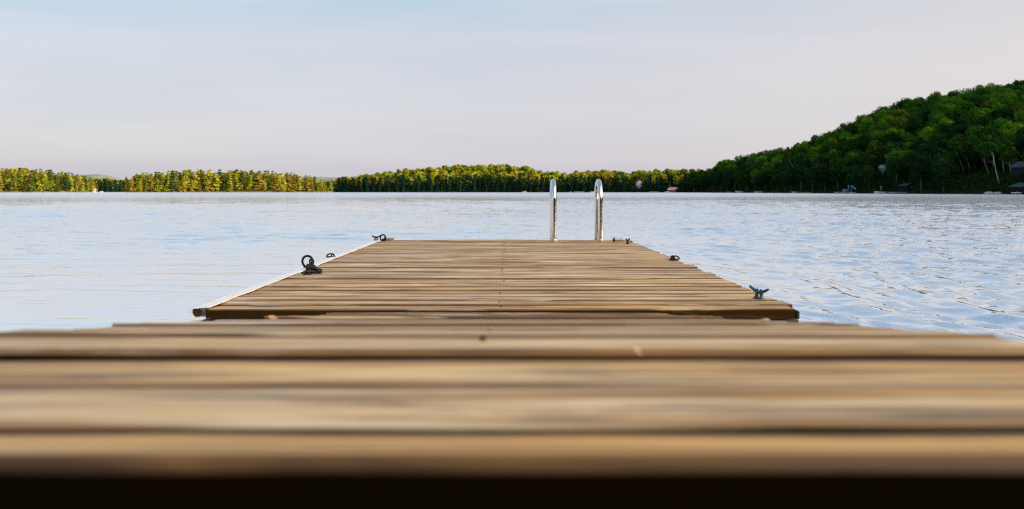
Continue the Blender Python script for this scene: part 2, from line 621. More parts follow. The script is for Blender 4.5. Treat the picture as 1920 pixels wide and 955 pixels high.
# black rubber strip along the right edge
MB().box((DX1 + .012, 2.64, ZD - .03), (.014, 5.2, .035), .004).build('edge_strip', M['pipe_in'], fd, True)

# --- ramp down to the floating dock
Y_CREST, Y_END = .925, 3.515
zr = lambda y: H - max(.165, .039 + .125 * y)
gw = empty('gangway', (0, 0, 0))
tag(gw, 'narrow sloping wooden ramp of worn planks leading down to the dock', 'ramp')
nb = 19
boards_mesh('deck', -.645, .575, Y_CREST + .012, 0, nb, (Y_END - Y_CREST - .014) / nb, .0075, .036, M['ramp'], gw, zf=zr, hj=.0030, seed=21, nails=(-.035,), jit=.005)
for sx in (-.61, -.03, .54):
    b = MB()
    pts = []
    for xx in (sx - .02, sx + .02):
        for (yy, dz) in ((Y_CREST + .06, -.045), (Y_END - .06, -.045), (Y_END - .06, -.16), (Y_CREST + .06, -.16)):
            pts.append((xx, yy, zr(yy) + dz))
    b.poly(pts, [(0, 1, 2, 3), (7, 6, 5, 4), (0, 4, 5, 1), (1, 5, 6, 2), (2, 6, 7, 3), (3, 7, 4, 0)])
    b.build('stringer', M['beam'], gw)
MB().box((-.035, Y_END + .004, zr(Y_END) - .006), (.62, .012, .010), .003).build('end_plate', M['galv'], gw, True)

# --- landing the camera looks across
ZL = H - .165
ld = empty('dock_landing', (0, .53, 0))
tag(ld, 'level end of the dock in the close foreground with broad blurred planks', 'dock landing')
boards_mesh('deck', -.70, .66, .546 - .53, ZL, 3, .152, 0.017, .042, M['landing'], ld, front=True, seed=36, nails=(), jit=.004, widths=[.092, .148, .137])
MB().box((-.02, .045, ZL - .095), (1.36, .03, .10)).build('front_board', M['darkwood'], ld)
MB().box((-.02, .34, ZL - .105), (1.3, .04, .12)).build('rear_beam', M['darkwood'], ld)
for sx in (-.6, .56):
    MB().box((sx, .2, ZL - .75), (.10, .10, 1.35), .005).build('post', M['beam'], ld)

# --- swim ladder at the far end
ld2 = empty('swim_ladder', (.665, 8.68, ZD))
tag(ld2, 'stainless steel swim ladder with two arched handrails at the end of the dock', 'ladder')


def rail(x):
    path = []
    r = .185
    top = .585
    for z in np.linspace(0.0, top - r, 10):
        path.append((x, 0, z))
    for k in range(1, 20):
        a = math.pi * k / 20
        path.append((x, r - r * math.cos(a), top - r + r * math.sin(a) * .95))
    for z in np.linspace(top - r, -.95, 10):
        path.append((x, 2 * r, z))
    return MB().tube(path, .0245, 20)


for x in (-.222, .222):
    rail(x).build('handrail', M['steel'], ld2, True)
    MB().lathe((x, 0, .002), [(0, 0), (.05, 0), (.05, .006), (.034, .012), (.032, .022), (.0, .022)], 24).build('base_flange', M['galv'], ld2, True)
for z in (-.30, -.58, -.86):
    MB().box((0, .37, z), (.40, .08, .025), .006).build('tread', M['steel'], ld2, True)


# --- fittings on the dock
def deck_point(px, py):
    Y = .48 * F / (py - 359)
    return np.array(((px - 952) / F * Y, Y, ZD + .003))


def horn_cleat(name, mat, L=.15):
    """base with two legs and two rising horns"""
    root = empty(name)
    h = MB()
    pts, rad = [], []
    for k in range(17):
        s = -1 + 2 * k / 16
        pts.append((s * L / 2, 0, .052 * L / .15 + abs(s) ** 1.7 * .034 * L / .15))
        rad.append((.0135 - .0055 * abs(s) ** 1.5) * L / .15)
    h.tube(pts, rad, 12)
    h.build('horn', mat, root, True)
    s0 = L / .15
    for sx in (-1, 1):
        MB().tube([(sx * .022 * s0, 0, 0), (sx * .019 * s0, 0, .018 * s0), (sx * .017 * s0, 0, .038 * s0), (sx * .02 * s0, 0, .055 * s0)],
                  [.018 * s0, .0125 * s0, .010 * s0, .011 * s0], 12).build('leg', mat, root, True)
    MB().box((0, 0, .004 * s0), (.075 * s0, .042 * s0, .008 * s0), .003).build('base_plate', mat, root, True)
    for sx in (-1, 1):
        MB().lathe((sx * .014 * s0, 0, .062 * s0), [(0, 0), (.0065 * s0, 0), (.0065 * s0, .012 * s0), (0, .012 * s0)], 8).build('bolt', M['iron'], root, True)
    return root


c = horn_cleat('cleat', M['cleat'], .106)
c.location = deck_point(1423, 562)
c.rotation_euler = (R(2), R(3), R(-56))
c.scale = (1, 1, .84)
tag(c, 'blue-grey horn cleat near the right front corner of the dock', 'cleat')
c2 = horn_cleat('cleat', M['iron'], .11)
c2.location = deck_point(1177, 458)
c2.rotation_euler = (0, 0, R(62))
c2.scale = (.9, .9, .75)
tag(c2, 'small black cleat at the far right corner of the dock', 'cleat')
c3 = horn_cleat('cleat', M['iron'], .085)
c3.location = deck_point(711, 452.5) + np.array((-.03, 0, .004))
c3.rotation_euler = (0, 0, R(12))
tag(c3, 'dark cleat at the far left corner of the dock under a mooring ring', 'cleat')


def ring_fit(name, loc, Rr, r, ax, label, base=True, shackle=None):
    root = empty(name, tuple(loc))
    tag(root, label, 'mooring ring')
    MB().torus((0, 0, Rr + r * .6), Rr, r, ax, 32, 12).build('ring', M['iron'], root, True)
    if base:
        MB().box((0, 0, .004), (.05, .05, .008), .002).build('base_plate', M['iron'], root, True)
        MB().torus((0, 0, .012), .012, .005, (ax[1], -ax[0], 0), 16, 8).build('eye', M['iron'], root, True)
    if shackle:
        p = shackle
        MB().tube([(0, 0, .02), (p[0] * .4, p[1] * .4, .03), (p[0] * .9, p[1] * .9, .02), (p[0], p[1], .008), (p[0] * .85, p[1] * .85 - .02, .006), (p[0] * .3, p[1] * .3 - .02, .008)], .0055, 8).build('shackle', M['iron'], root, True)
    return root


ring_fit('mooring_ring', deck_point(577, 504) + np.array((.0, 0, 0)), .036, .0072, (.25, 1, .12), 'large black mooring ring with chain on the left edge of the dock')
ring_fit('mooring_ring', deck_point(624, 484), .013, .0036, (.7, .7, 0), 'small black ring on the left edge behind the large chained ring', True, (-.042, -.012))
ring_fit('mooring_ring', deck_point(1261, 489), .014, .004, (.5, .8, 0), 'small black ring halfway along the right edge of the dock', True, (.05, .02))
ring_fit('mooring_ring', deck_point(718, 453), .028, .0075, (.3, 1, 0), 'dark mooring ring standing at the far left corner of the dock')

# chain lying by the ring
ch = empty('chain', tuple(deck_point(585, 510)))
tag(ch, 'short black chain hanging from the large ring and heaped on the planks', 'chain')
base = np.array(ch.location)
P0 = deck_point(577, 504)
keys = [P0 + (.012, -.004, .042), P0 + (.022, -.02, .055), P0 + (.03, -.05, .03), deck_point(585, 507) + (0, 0, .012),
        deck_point(590, 509) + (0, 0, .010), deck_point(601, 511) + (0, 0, .008), deck_point(600, 514) + (0, 0, .008), deck_point(590, 515) + (0, 0, .010),
        deck_point(577, 516) + (0, 0, .008), deck_point(567, 517) + (0, 0, .008)]
keys = [np.array(k) - base for k in keys]
pts = []
for a, b_ in zip(keys[:-1], keys[1:]):
    n_ = max(2, int(np.linalg.norm(b_ - a) / .006))
    pts += [a + (b_ - a) * i / n_ for i in range(n_)]
pts.append(keys[-1])
acc, last, k = 0, pts[0], 0
for i in range(1, len(pts)):
    acc += np.linalg.norm(pts[i] - pts[i - 1])
    if acc >= .0185:
        acc = 0
        d = pts[i] - last
        d /= np.linalg.norm(d)
        last = pts[i]
        side = np.cross(d, (0, 0, 1))
        if np.linalg.norm(side) < .1:
            side = np.array((1., 0, 0))
        side /= np.linalg.norm(side)
        up = np.cross(side, d)
        ang = R(45 + 90 * (k % 2)) + random.uniform(-.3, .3)
        ax = side * math.cos(ang) + up * math.sin(ang)
        w_ = np.cross(ax, d)
        path = []
        for q in range(16):
            a = 2 * math.pi * q / 16
            path.append(pts[i] + d * (math.cos(a) * .009 + math.copysign(.005, math.cos(a))) + w_ * math.sin(a) * .0095)
        MB().tube(path, .0042, 8, closed=True).build('link', M['iron'], ch, True)
        k += 1
# second strand heaped beside the first
for q in range(9):
    a = q * .75
    ctr = deck_point(583, 508) - base + np.array((.020 * math.cos(a), .05 * math.sin(a), .010 + .006 * (q % 3)))
    d = np.array((math.cos(a * 1.7), math.sin(a * 1.7), .1))
    ax = np.array((math.sin(a * 2.1), math.cos(a * 1.3), .8))
    ax -= d * np.dot(ax, d) / np.dot(d, d)
    ax /= np.linalg.norm(ax)
    d /= np.linalg.norm(d)
    w_ = np.cross(ax, d)
    path = [ctr + d * (math.cos(2 * math.pi * s / 16) * .009 + math.copysign(.005, math.cos(2 * math.pi * s / 16))) + w_ * math.sin(2 * math.pi * s / 16) * .0095 for s in range(16)]
    MB().tube(path, .0042, 8, closed=True).build('link', M['iron'], ch, True)


def hinge(px, py, label, flip):
    root = empty('steel_pin', tuple(deck_point(px, py)))
    tag(root, label, 'pin')
    MB().tube([(-.042, 0, .016), (.042, 0, .016)], .014, 14).build('barrel', M['galv'], root, True)
    MB().tube([(-.046 * flip - .009, 0, .017), (-.046 * flip + .009, 0, .017)], .019, 14).build('collar', M['iron'], root, True)
    MB().box((0, .01, .002), (.085, .045, .005), .001).build('base_plate', M['galv'], root, True)


hinge(1160, 454.2, 'brassy steel pin lying at the far right end of the dock', 1)
hinge(731, 452.2, 'brassy steel pin lying at the far left end of the dock', 1)


# dry leaves
def leaf(loc, s, rz, mat, label, tilt=(0, 0)):
    V, Fs = [], []
    nu, nv = 8, 4
    for i in range(nu + 1):
        a = i / nu
        w = math.sin(math.pi * min(1, a * 1.02)) ** .8 * .42 * (1 + .25 * (i % 2))
        for j in range(nv + 1):
            v_ = j / nv * 2 - 1
            V.append(((a - .5) * s, v_ * w * s, s * (.10 * abs(v_) ** 1.5 + .22 * (a - .5) ** 2 * 2 + .04 * math.sin(a * 9 + v_ * 3))))
    for i in range(nu):
        for j in range(nv):
            q = i * (nv + 1) + j
            Fs.append((q, q + 1, q + nv + 2, q + nv + 1))
    o = mesh_obj('fallen_leaf', V, Fs, [mat], None, True)
    st = MB().tube([(-.5 * s, 0, .11 * s), (-.7 * s, .02 * s, .06 * s), (-.85 * s, .05 * s, .02 * s)], s * .02, 6).build('stem', mat, o)
    o.location = loc
    o.rotation_euler = (tilt[0], tilt[1], rz)
    tag(o, label, 'leaf')
    return o


leaf((-.560, 2.16, zr(2.16) + .006), .026, .4, M['leaf'], 'curled orange dry leaf on the left edge of the ramp', (.3, .2))
leaf((.462, 2.20, zr(2.20) + .006), .028, 2.4, M['leaf'], 'curled orange dry leaf on the right side of the ramp', (.35, -.1))
leaf((.530, 1.86, zr(1.86) + .006), .020, 1.1, M['leafp'], 'tiny pale dry leaf near the right edge of the ramp')
leaf((.128, .90, ZL + .006), .012, 1.4, M['leafp'], 'pale dry leaf on the blurred foreground planks right of centre', (.8, 0))
p = deck_point(1256, 516)
leaf((p[0], p[1], ZD + .007), .034, .2, M['leafp'], 'pale dry leaf on the right half of the floating dock', (.1, .1))

# ------------------------------------------------------------------ lake
def build_lake():
    q_ = .0031
    rs = [0.6, 1.2, 1.7, 2.1]
    while rs[-1] < 130:
        rs.append(rs[-1] * (1 + q_))
    for r in np.geomspace(145, 6000, 30):
        rs.append(r)
    rs = np.array(rs)
    fine = np.linspace(-44, 52, 1560)
    ang = np.concatenate([np.linspace(-180, -46, 50), fine, np.linspace(54, 180, 50)])
    ang = R(1) * ang
    n, m = len(rs), len(ang)
    rr, aa = np.meshgrid(rs, ang, indexing='ij')
    x, y = rr * np.sin(aa), rr * np.cos(aa)
    edge = sstep(R(-44), R(-36), aa) * (1 - sstep(R(38), R(52), aa))
    dr = rr * q_
    rng = np.random.default_rng(5)
    right = sstep(-1.0, 4.5, x - y * .03)
    gust = fbm(x * .13 + 3, y * .09 + 8, 2, 3)
    far = sstep(7, 20, y)
    wx = x + .22 * np.sin(y * .9 + x * .35) + .10 * np.sin(x * 1.7 - y * .7) + .5 * fbm(x * .35, y * .35, 7, 2)
    wy = y + .22 * np.sin(x * .8 + 1.0) + .5 * fbm(x * .3 + 5, y * .3, 9, 2)
    zr_ = np.zeros_like(x)
    zl_ = np.zeros_like(x)
    NC = 44
    for k in range(NC):
        lam = .11 * (1.25 / .11) ** ((k + rng.random()) / NC)
        th = rng.normal(R(16), R(17))
        ph = rng.random() * 6.28
        kk = 2 * np.pi / lam
        att = 1 - sstep(.16, .36, dr / lam)
        sl = .068 * min(1, (.45 / lam) ** .65) * min(1, (lam / .24) ** 1.1)

        def wave(angle, phase, sharp):
            q = kk * (wx * math.cos(angle) + wy * math.sin(angle)) + phase
            if sharp <= 0:
                return np.sin(q) / kk
            return (np.exp(sharp * (np.sin(q) - 1)) - .45) * 1.5 / sharp / kk
        # wave groups: each train swells and fades along its crests
        env = .35 + 1.1 * sstep(.35, .7, vnoise(x / (lam * 7) + k * 3.1, y / (lam * 11) + k * 1.7, k))
        zr_ += att * sl * env * wave(th, ph, 1.5 if lam > .2 else 0)
        zl_ += att * sl * env * wave(th * .7 + R(74), ph * 2, 2.0 if lam > .2 else 0)
    amp_r = right * (1.3 + 1.6 * gust)
    amp_l = (1 - right) * (.20 + .75 * far * sstep(.38, .65, gust) + .45 * far)
    z = (zr_ * amp_r + zl_ * amp_l) * edge * (1 - sstep(90, 128, rr))
    z[:, (ang < R(-44.05)) | (ang > R(52.05))] = 0
    V = np.stack([x, y, z], -1).reshape(-1, 3)
    i, j = np.meshgrid(np.arange(n - 1), np.arange(m - 1), indexing='ij')
    q = (i * m + j).ravel()
    Fq = np.stack([q, q + m, q + m + 1, q + 1], 1)
    t = NT('lake_water_surface')
    mrr = t.n('ShaderNodeMapRange')
    geo = t.n('ShaderNodeNewGeometry')
    sep = t.n('ShaderNodeSeparateXYZ')
    t.l(geo.outputs['Position'], sep.inputs[0])
    ln = t.n('ShaderNodeVectorMath', operation='LENGTH')
    t.l(geo.outputs['Position'], ln.inputs[0])
    mrr.inputs[1].default_value, mrr.inputs[2].default_value = 60, 300
    mrr.inputs[3].default_value, mrr.inputs[4].default_value = .03, .30
    t.l(ln.outputs['Value'], mrr.inputs[0])
    mrx = t.n('ShaderNodeMapRange')
    mrx.inputs[1].default_value, mrx.inputs[2].default_value = -3, 10
    mrx.inputs[3].default_value, mrx.inputs[4].default_value = .40, 1.25
    t.l(sep.outputs[0], mrx.inputs[0])
    mry = t.n('ShaderNodeMapRange')
    mry.inputs[1].default_value, mry.inputs[2].default_value = 6, 30
    t.l(sep.outputs[1], mry.inputs[0])
    n1 = t.noise(t.mapping(geo.outputs['Position'], (1.3, .8, 1), rot=(0, 0, .25)), 4.2, 5, .62, .4)
    n2 = t.noise(t.mapping(geo.outputs['Position'], (1.2, .8, 1), rot=(0, 0, .2)), 2.0, 4, .62, .5)
    gn = t.noise(t.mapping(geo.outputs['Position'], (.05, .02, 1)), 1.0, 3, .5)
    h = t.math('ADD', t.math('MULTIPLY', n1, t.math('MULTIPLY_ADD', mry.outputs[0], .12, .024)), t.math('MULTIPLY', t.math('MULTIPLY', n2, .30), mry.outputs[0]))
    b = t.n('ShaderNodeBump')
    b.inputs['Distance'].default_value = 1.0
    t.l(h, b.inputs['Height'])
    t.l(t.math('MULTIPLY', t.math('MULTIPLY', mrx.outputs[0], t.ramp(gn, [(.3, .45), (.65, 1)])), .55), b.inputs['Strength'])
    fr = t.n('ShaderNodeFresnel')
    fr.inputs['IOR'].default_value = 1.333
    t.l(b.outputs[0], fr.inputs['Normal'])
    body = t.n('ShaderNodeBsdfDiffuse')
    body.inputs[0].default_value = (.010, .058, .145, 1)
    gls = t.n('ShaderNodeBsdfGlossy', distribution='GGX')
    gls.inputs[0].default_value = (1, 1, 1, 1)
    t.l(mrr.outputs[0], gls.inputs['Roughness'])
    t.l(b.outputs[0], gls.inputs['Normal'])
    mx = t.n('ShaderNodeMixShader')
    t.l(t.ramp(fr.outputs[0], [(.02, .03), (.09, .11), (.20, .36), (.36, .67), (.60, .85), (1, 1)]), mx.inputs[0])
    t.l(body.outputs[0], mx.inputs[1])
    t.l(gls.outputs[0], mx.inputs[2])
    t.l(mx.outputs[0], t.out.inputs[0])
    o = mesh_obj('lake_water', V, Fq, [t.m], None, True)
    structure(o)
    # lake bed far below, reaching as far as the water
    Vb = [(-6500, -6500, -9), (6500, -6500, -9), (6500, 6500, -9), (-6500, 6500, -9)]
    structure(mesh_obj('lake_bed', Vb, [(0, 1, 2, 3)], [M['hillground']]))


build_lake()

# ------------------------------------------------------------------ land
def interp(x, tab):
    xs = [p[0] for p in tab]
    return [np.interp(x, xs, [p[k] for p in tab]) for k in range(1, len(tab[0]))]


class Land:
    """a polar height field round the viewpoint: shore distance S, rise over D to height G, by azimuth (degrees)"""
    def __init__(self, name, tab, mat, back=260, na=220, nr=50, power=.8, rough=1.0, seed=0, shore_rough=.02):
        self.tab, self.power, self.seed, self.rough, self.back, self.sr = tab, power, seed, rough, back, shore_rough
        az = np.linspace(tab[0][0], tab[-1][0], na)
        S, D, G = interp(az, tab)
        S = S * self.shore(az)
        t = np.concatenate([[-.04, 0.0], np.linspace(.02, 1, nr) ** 1.4])
        ext = D + back
        rr = S[:, None] + t[None, :] * ext[:, None]
        aa = np.repeat(az[:, None], len(t), 1)
        zz = self.height(aa, rr)
        zz[:, 0] = -1.0
        x, y = rr * np.sin(R(1) * aa), rr * np.cos(R(1) * aa)
        V = np.stack([x, y, zz], -1).reshape(-1, 3)
        m = len(t)
        i, j = np.meshgrid(np.arange(na - 1), np.arange(m - 1), indexing='ij')
        q = (i * m + j).ravel()
        self.obj = structure(mesh_obj(name, V, np.stack([q, q + m, q + m + 1, q + 1], 1), [mat], None, True))

    def shore(self, az):
        return 1 + (fbm(np.asarray(az, float) * .9 + self.seed, np.asarray(az, float) * 0, 4, 4) - .5) * 2 * self.sr

    def height(self, az, r):
        az, r = np.asarray(az, float), np.asarray(r, float)
        S, D, G = interp(az, self.tab)
        S = S * self.shore(az)
        t = np.clip((r - S) / D, 0, 1)
        bank = sstep(0, 6, r - S)
        g = np.clip(G - 1.2, 0, None) * (sstep(0, 1, t) * .5 + .5 * t ** self.power)
        x, y = r * np.sin(R(1) * az), r * np.cos(R(1) * az)
        nz = (fbm(x / 55, y / 55, self.seed, 4) - .5) * 7 * np.clip(G / 25, .1, 1) * t
        nz2 = (fbm(x / 5, y / 5, self.seed + 3, 3) - .5) * 1.6 * bank
        return -.08 + bank * 1.0 + (g + nz * self.rough) + nz2


AZ = lambda px: math.degrees(math.atan2(px - 952, F))


def elev(px, top, S, D, tree):
    """ground height at the ridge for a tree-top line at pixel row TOP"""
    return ((359 - top) / F) * (S + D) / math.hypot(1, 0) * math.cos(R(AZ(px))) + H - tree


right_tab = []
for px, top, S, D in [(1306, 326, 640, 30), (1330, 318, 610, 50), (1350, 300, 570, 70), (1400, 289, 520, 100), (1450, 284, 480, 120), (1500, 271, 440, 150), (1540, 254, 405, 170), (1580, 238, 385, 180),
                      (1640, 210, 360, 190), (1700, 190, 340, 195), (1760, 178, 322, 200), (1830, 162, 305, 205), (1890, 152, 295, 205), (1925, 149, 288, 205)]:
    right_tab.append((AZ(px), S, D, max(2.0, elev(px, top, S, D, 12.5))))
right_tab += [(36, 262, 200, 48), (45, 238, 190, 52), (60, 205, 170, 54), (80, 175, 160, 52), (100, 140, 150, 36), (120, 95, 150, 26), (140, 50, 130, 19), (160, 22, 110, 28), (180, 9, 100, 24), (200, 12, 100, 22), (215, 30, 90, 6)]
LR = Land('wooded_hill', right_tab, M['hillground'], back=330, na=420, nr=60, seed=3, shore_rough=.012)

ctab = []
for px, top, S, D in [(628, 345, 800, 30), (640, 341, 790, 60), (680, 328, 775, 90), (730, 320, 765, 100), (800, 315, 755, 110), (860, 309, 748, 115), (930, 307, 740, 120), (980, 311, 730, 110), (1040, 322, 722, 100),
                      (1110, 320, 715, 100), (1180, 322, 705, 100), (1260, 317, 690, 110), (1330, 320, 670, 110), (1380, 322, 660, 100)]:
    ctab.append((AZ(px), S, D, max(1.6, elev(px, top, S, D, 11.5))))
LC = Land('far_shore', ctab, M['shoreground'], back=120, na=260, nr=36, seed=9, shore_rough=.004)

ltab = []
for px, top, S, D in [(-420, 318, 800, 90), (-120, 317, 800, 90), (0, 319, 800, 85), (60, 321, 800, 80), (120, 325, 805, 70), (165, 330, 815, 55), (182, 340, 830, 15)]:
    ltab.append((AZ(px), S, D, max(1.6, elev(px, top, S, D, 14.5))))
LL = Land('wooded_point', ltab, M['rockshore'], back=60, na=160, nr=30, seed=15, shore_rough=.006)

itab = []
for px, top, S, D in [(232, 345, 800, 12), (245, 335, 796, 30), (300, 328, 790, 45), (380, 324, 785, 50), (430, 323, 782, 50), (500, 328, 782, 45), (560, 336, 784, 35), (600, 343, 786, 25), (624, 352, 790, 10)]:
    itab.append((AZ(px), S, D, max(1.4, elev(px, top, S, D, 14.0))))
LI = Land('wooded_island', itab, M['rockshore'], back=25, na=180, nr=26, seed=19, shore_rough=.004)

btab = []
for px, top, S, D in [(130, 332, 1050, 110), (190, 334, 1040, 110), (215, 338, 1040, 90), (250, 342, 1050, 80), (420, 345, 1080, 70), (560, 345, 1080, 70), (610, 341, 1060, 80), (650, 338, 1050, 80), (700, 336, 1050, 80)]:
    btab.append((AZ(px), S, D, max(1.6, elev(px, top, S, D, 11.0))))
LB = Land('back_shore', btab, M['shoreground'], back=120, na=180, nr=26, seed=29, shore_rough=.004)

# hills beyond the lake, distance haze put into their base colour
Land('distant_hills', [(AZ(-500), 3000, 900, 62), (AZ(0), 3000, 900, 58), (AZ(130), 3000, 900, 62), (AZ(180), 3000, 900, 68), (AZ(215), 3000, 900, 58), (AZ(250), 3000, 900, 34), (AZ(480), 3000, 900, 52),
                       (AZ(535), 3000, 900, 61), (AZ(590), 3000, 900, 63), (AZ(650), 3000, 900, 58), (AZ(900), 3000, 900, 40), (AZ(1500), 3000, 900, 40), (60, 2500, 900, 60), (120, 2500, 900, 50)],
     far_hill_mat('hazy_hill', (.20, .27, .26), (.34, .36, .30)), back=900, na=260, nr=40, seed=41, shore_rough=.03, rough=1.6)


# ------------------------------------------------------------------ trees
def quads(C, Nrm, size, rng, aspect=1.0):
    """small leaf-clump quads at centres C facing about Nrm"""
    n = len(C)
    a = rng.normal(size=(n, 3))
    u = np.cross(Nrm, a)
    u /= np.linalg.norm(u, axis=1, keepdims=True) + 1e-9
    w = np.cross(Nrm, u)
    s = size * rng.uniform(.6, 1.35, (n, 1))
    cor = []
    for (p, q) in ((-1, -.6), (.5, -1), (1, .7), (-.4, 1)):
        cor.append(C + (u * p * aspect + w * q) * s * .5)
    V = np.stack(cor, 1).reshape(-1, 3)
    Fq = np.arange(n * 4).reshape(-1, 4)
    return V, Fq


def trunk_geo(h, r0, lean=(0, 0), limbs=5, rng=None, top=.85, spread=.3):
    b = MB()
    pts = [(lean[0] * (s ** 1.2), lean[1] * s, h * top * s) for s in np.linspace(0, 1, 6)]
    b.tube(pts, [r0 * (1 - .8 * s) for s in np.linspace(0, 1, 6)], 6)
    for k in range(limbs):
        s = rng.uniform(.4, .85)
        a = rng.uniform(0, 6.28)
        p = np.array((lean[0] * s, lean[1] * s, h * top * s))
        d = np.array((math.cos(a), math.sin(a), .8)) * h * spread * rng.uniform(.6, 1)
        b.tube([p, p + d * .5, p + d + (0, 0, h * .04)], [r0 * .35, r0 * .2, r0 * .08], 5)
    return b


def broadleaf(seed, h=12.5, wid=8.0, n=1500, qs=.62, crown_lo=.22, lobes=18):
    rng = np.random.default_rng(seed)
    Cs, Ns, Ts = [], [], []
    zc, rz = h * (1 + crown_lo) / 2, h * (1 - crown_lo) / 2
    L = []
    for k in range(lobes):
        d = rng.normal(size=3)
        d /= np.linalg.norm(d)
        d[2] = d[2] * .9 + .15
        rad = rng.uniform(.50, .80)
        c = np.array((d[0] * wid / 2 * rad, d[1] * wid / 2 * rad, zc + d[2] * rz * rad))
        L.append((c, wid * rng.uniform(.11, .25), rng.uniform(.15, .85)))
    L.append((np.array((0, 0, zc)), wid * .3, .3))
    per = n // len(L)
    for c, r, tint in L:
        d = rng.normal(size=(per, 3))
        d /= np.linalg.norm(d, axis=1, keepdims=True)
        rr = r * (.55 + .55 * rng.random((per, 1)) ** .6)
        P = c + d * rr * np.array((1, 1, .8))
        nn = d + rng.normal(size=(per, 3)) * .55 + np.array((0, 0, .35))
        nn /= np.linalg.norm(nn, axis=1, keepdims=True)
        Cs.append(P)
        Ns.append(nn)
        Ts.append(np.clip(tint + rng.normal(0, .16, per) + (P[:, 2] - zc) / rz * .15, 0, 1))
    C, Nn, T = np.concatenate(Cs), np.concatenate(Ns), np.concatenate(Ts)
    V, Fq = quads(C, Nn, qs, rng)
    return V, Fq, np.repeat(T, 4), trunk_geo(h, .22, (rng.normal(0, .5), rng.normal(0, .5)), 5, rng, .8)


def conifer(seed, h=14.5, wid=5.0, n=800, qs=.55, bare=.16, layers=11, irregular=.35):
    rng = np.random.default_rng(seed)
    Cs, Ns, Ts = [], [], []
    for k in range(layers):
        s = k / (layers - 1)
        z0 = h * (bare + (1 - bare) * s * .97)
        prof = (1 - s) ** .65 * (.78 + .22 * math.sin(s * 9 + seed)) + .05
        nb_ = 5
        for b in range(nb_):
            a = rng.uniform(0, 6.28)
            ln = wid / 2 * prof * rng.uniform(1 - irregular, 1 + irregular)
            m = max(4, int(n / layers / nb_ * (.5 + prof)))
            t = rng.random(m) ** .7
            P = np.stack([np.cos(a) * ln * t + rng.normal(0, .22, m) * (1 + t), np.sin(a) * ln * t + rng.normal(0, .22, m) * (1 + t),
                          z0 + t * ln * rng.uniform(-.1, .35) + rng.normal(0, .16, m)], 1)
            nn = rng.normal(size=(m, 3)) * .6 + np.array((math.cos(a) * .8, math.sin(a) * .8, .45))
            nn /= np.linalg.norm(nn, axis=1, keepdims=True)
            Cs.append(P)
            Ns.append(nn)
            Ts.append(np.clip(rng.uniform(.2, .8) + rng.normal(0, .14, m), 0, 1))
    C, Nn, T = np.concatenate(Cs), np.concatenate(Ns), np.concatenate(Ts)
    V, Fq = quads(C, Nn, qs, rng, 1.3)
    return V, Fq, np.repeat(T, 4), trunk_geo(h, .2, (rng.normal(0, .2), 0), 0, rng, .97)


def tree_mesh(name, geo, leafmat, trunkmat):
    V, Fq, T, tr = geo
    nv = len(V)
    faces = [tuple(f) for f in Fq.tolist()] + [tuple(i + nv for i in f) for f in tr.f]
    VV = np.concatenate([V, np.array(tr.v)])
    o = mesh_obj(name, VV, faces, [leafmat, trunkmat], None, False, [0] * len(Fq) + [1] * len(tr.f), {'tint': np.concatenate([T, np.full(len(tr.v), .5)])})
    me = o.data
    bpy.data.objects.remove(o)
    return me


LEAF_P = [broadleaf(100 + k, 12.5, [8.4, 7.4, 9.0, 8.0, 7.0, 8.8][k], 2600, .46, [.10, .06, .14, .08, .04, .12][k], [24, 30, 20, 26, 34, 22][k]) for k in range(6)]
FAR_P = [broadleaf(200 + k, 11.5, [7.6, 6.8, 8.2, 7.2][k], 700, .85, .15, 12) for k in range(4)]
PINE_P = [conifer(300 + k, 14.5, [6.6, 5.2, 7.4, 5.8, 7.0][k], 760, .75, [.16, .1, .22, .12, .2][k], 8, .55) for k in range(5)]
CEDAR_P = [conifer(400 + k, 11.5, [4.6, 4.0, 5.0][k], 600, .7, .03, 10, .25) for k in range(3)]
TAPER = {'L': [(-400, 1), (60, 1), (120, .9), (160, .72), (182, .5)], 'I': [(232, .62), (262, .85), (330, 1), (520, .98), (580, .78), (624, .5)]}
PROTO = {'leaf': [(g, tree_mesh('broadleaf_crown', g, M['leafy'], M['bark'])) for g in LEAF_P],
         'far': [(g, tree_mesh('far_crown', g, M['leafy'], M['bark'])) for g in FAR_P],
         'pine': [(g, tree_mesh('pine_crown', g, M['needle'], M['bark'])) for g in PINE_P],
         'cedar': [(g, tree_mesh('cedar_crown', g, M['needle'], M['bark'])) for g in CEDAR_P]}
SIZE = {'leaf': (8.0, 12.5), 'far': (7.4, 11.5), 'pine': (5.2, 14.5), 'cedar': (4.6, 11.5)}

TREES = []       # dict(kind, x, y, z, s, rz, col, land)


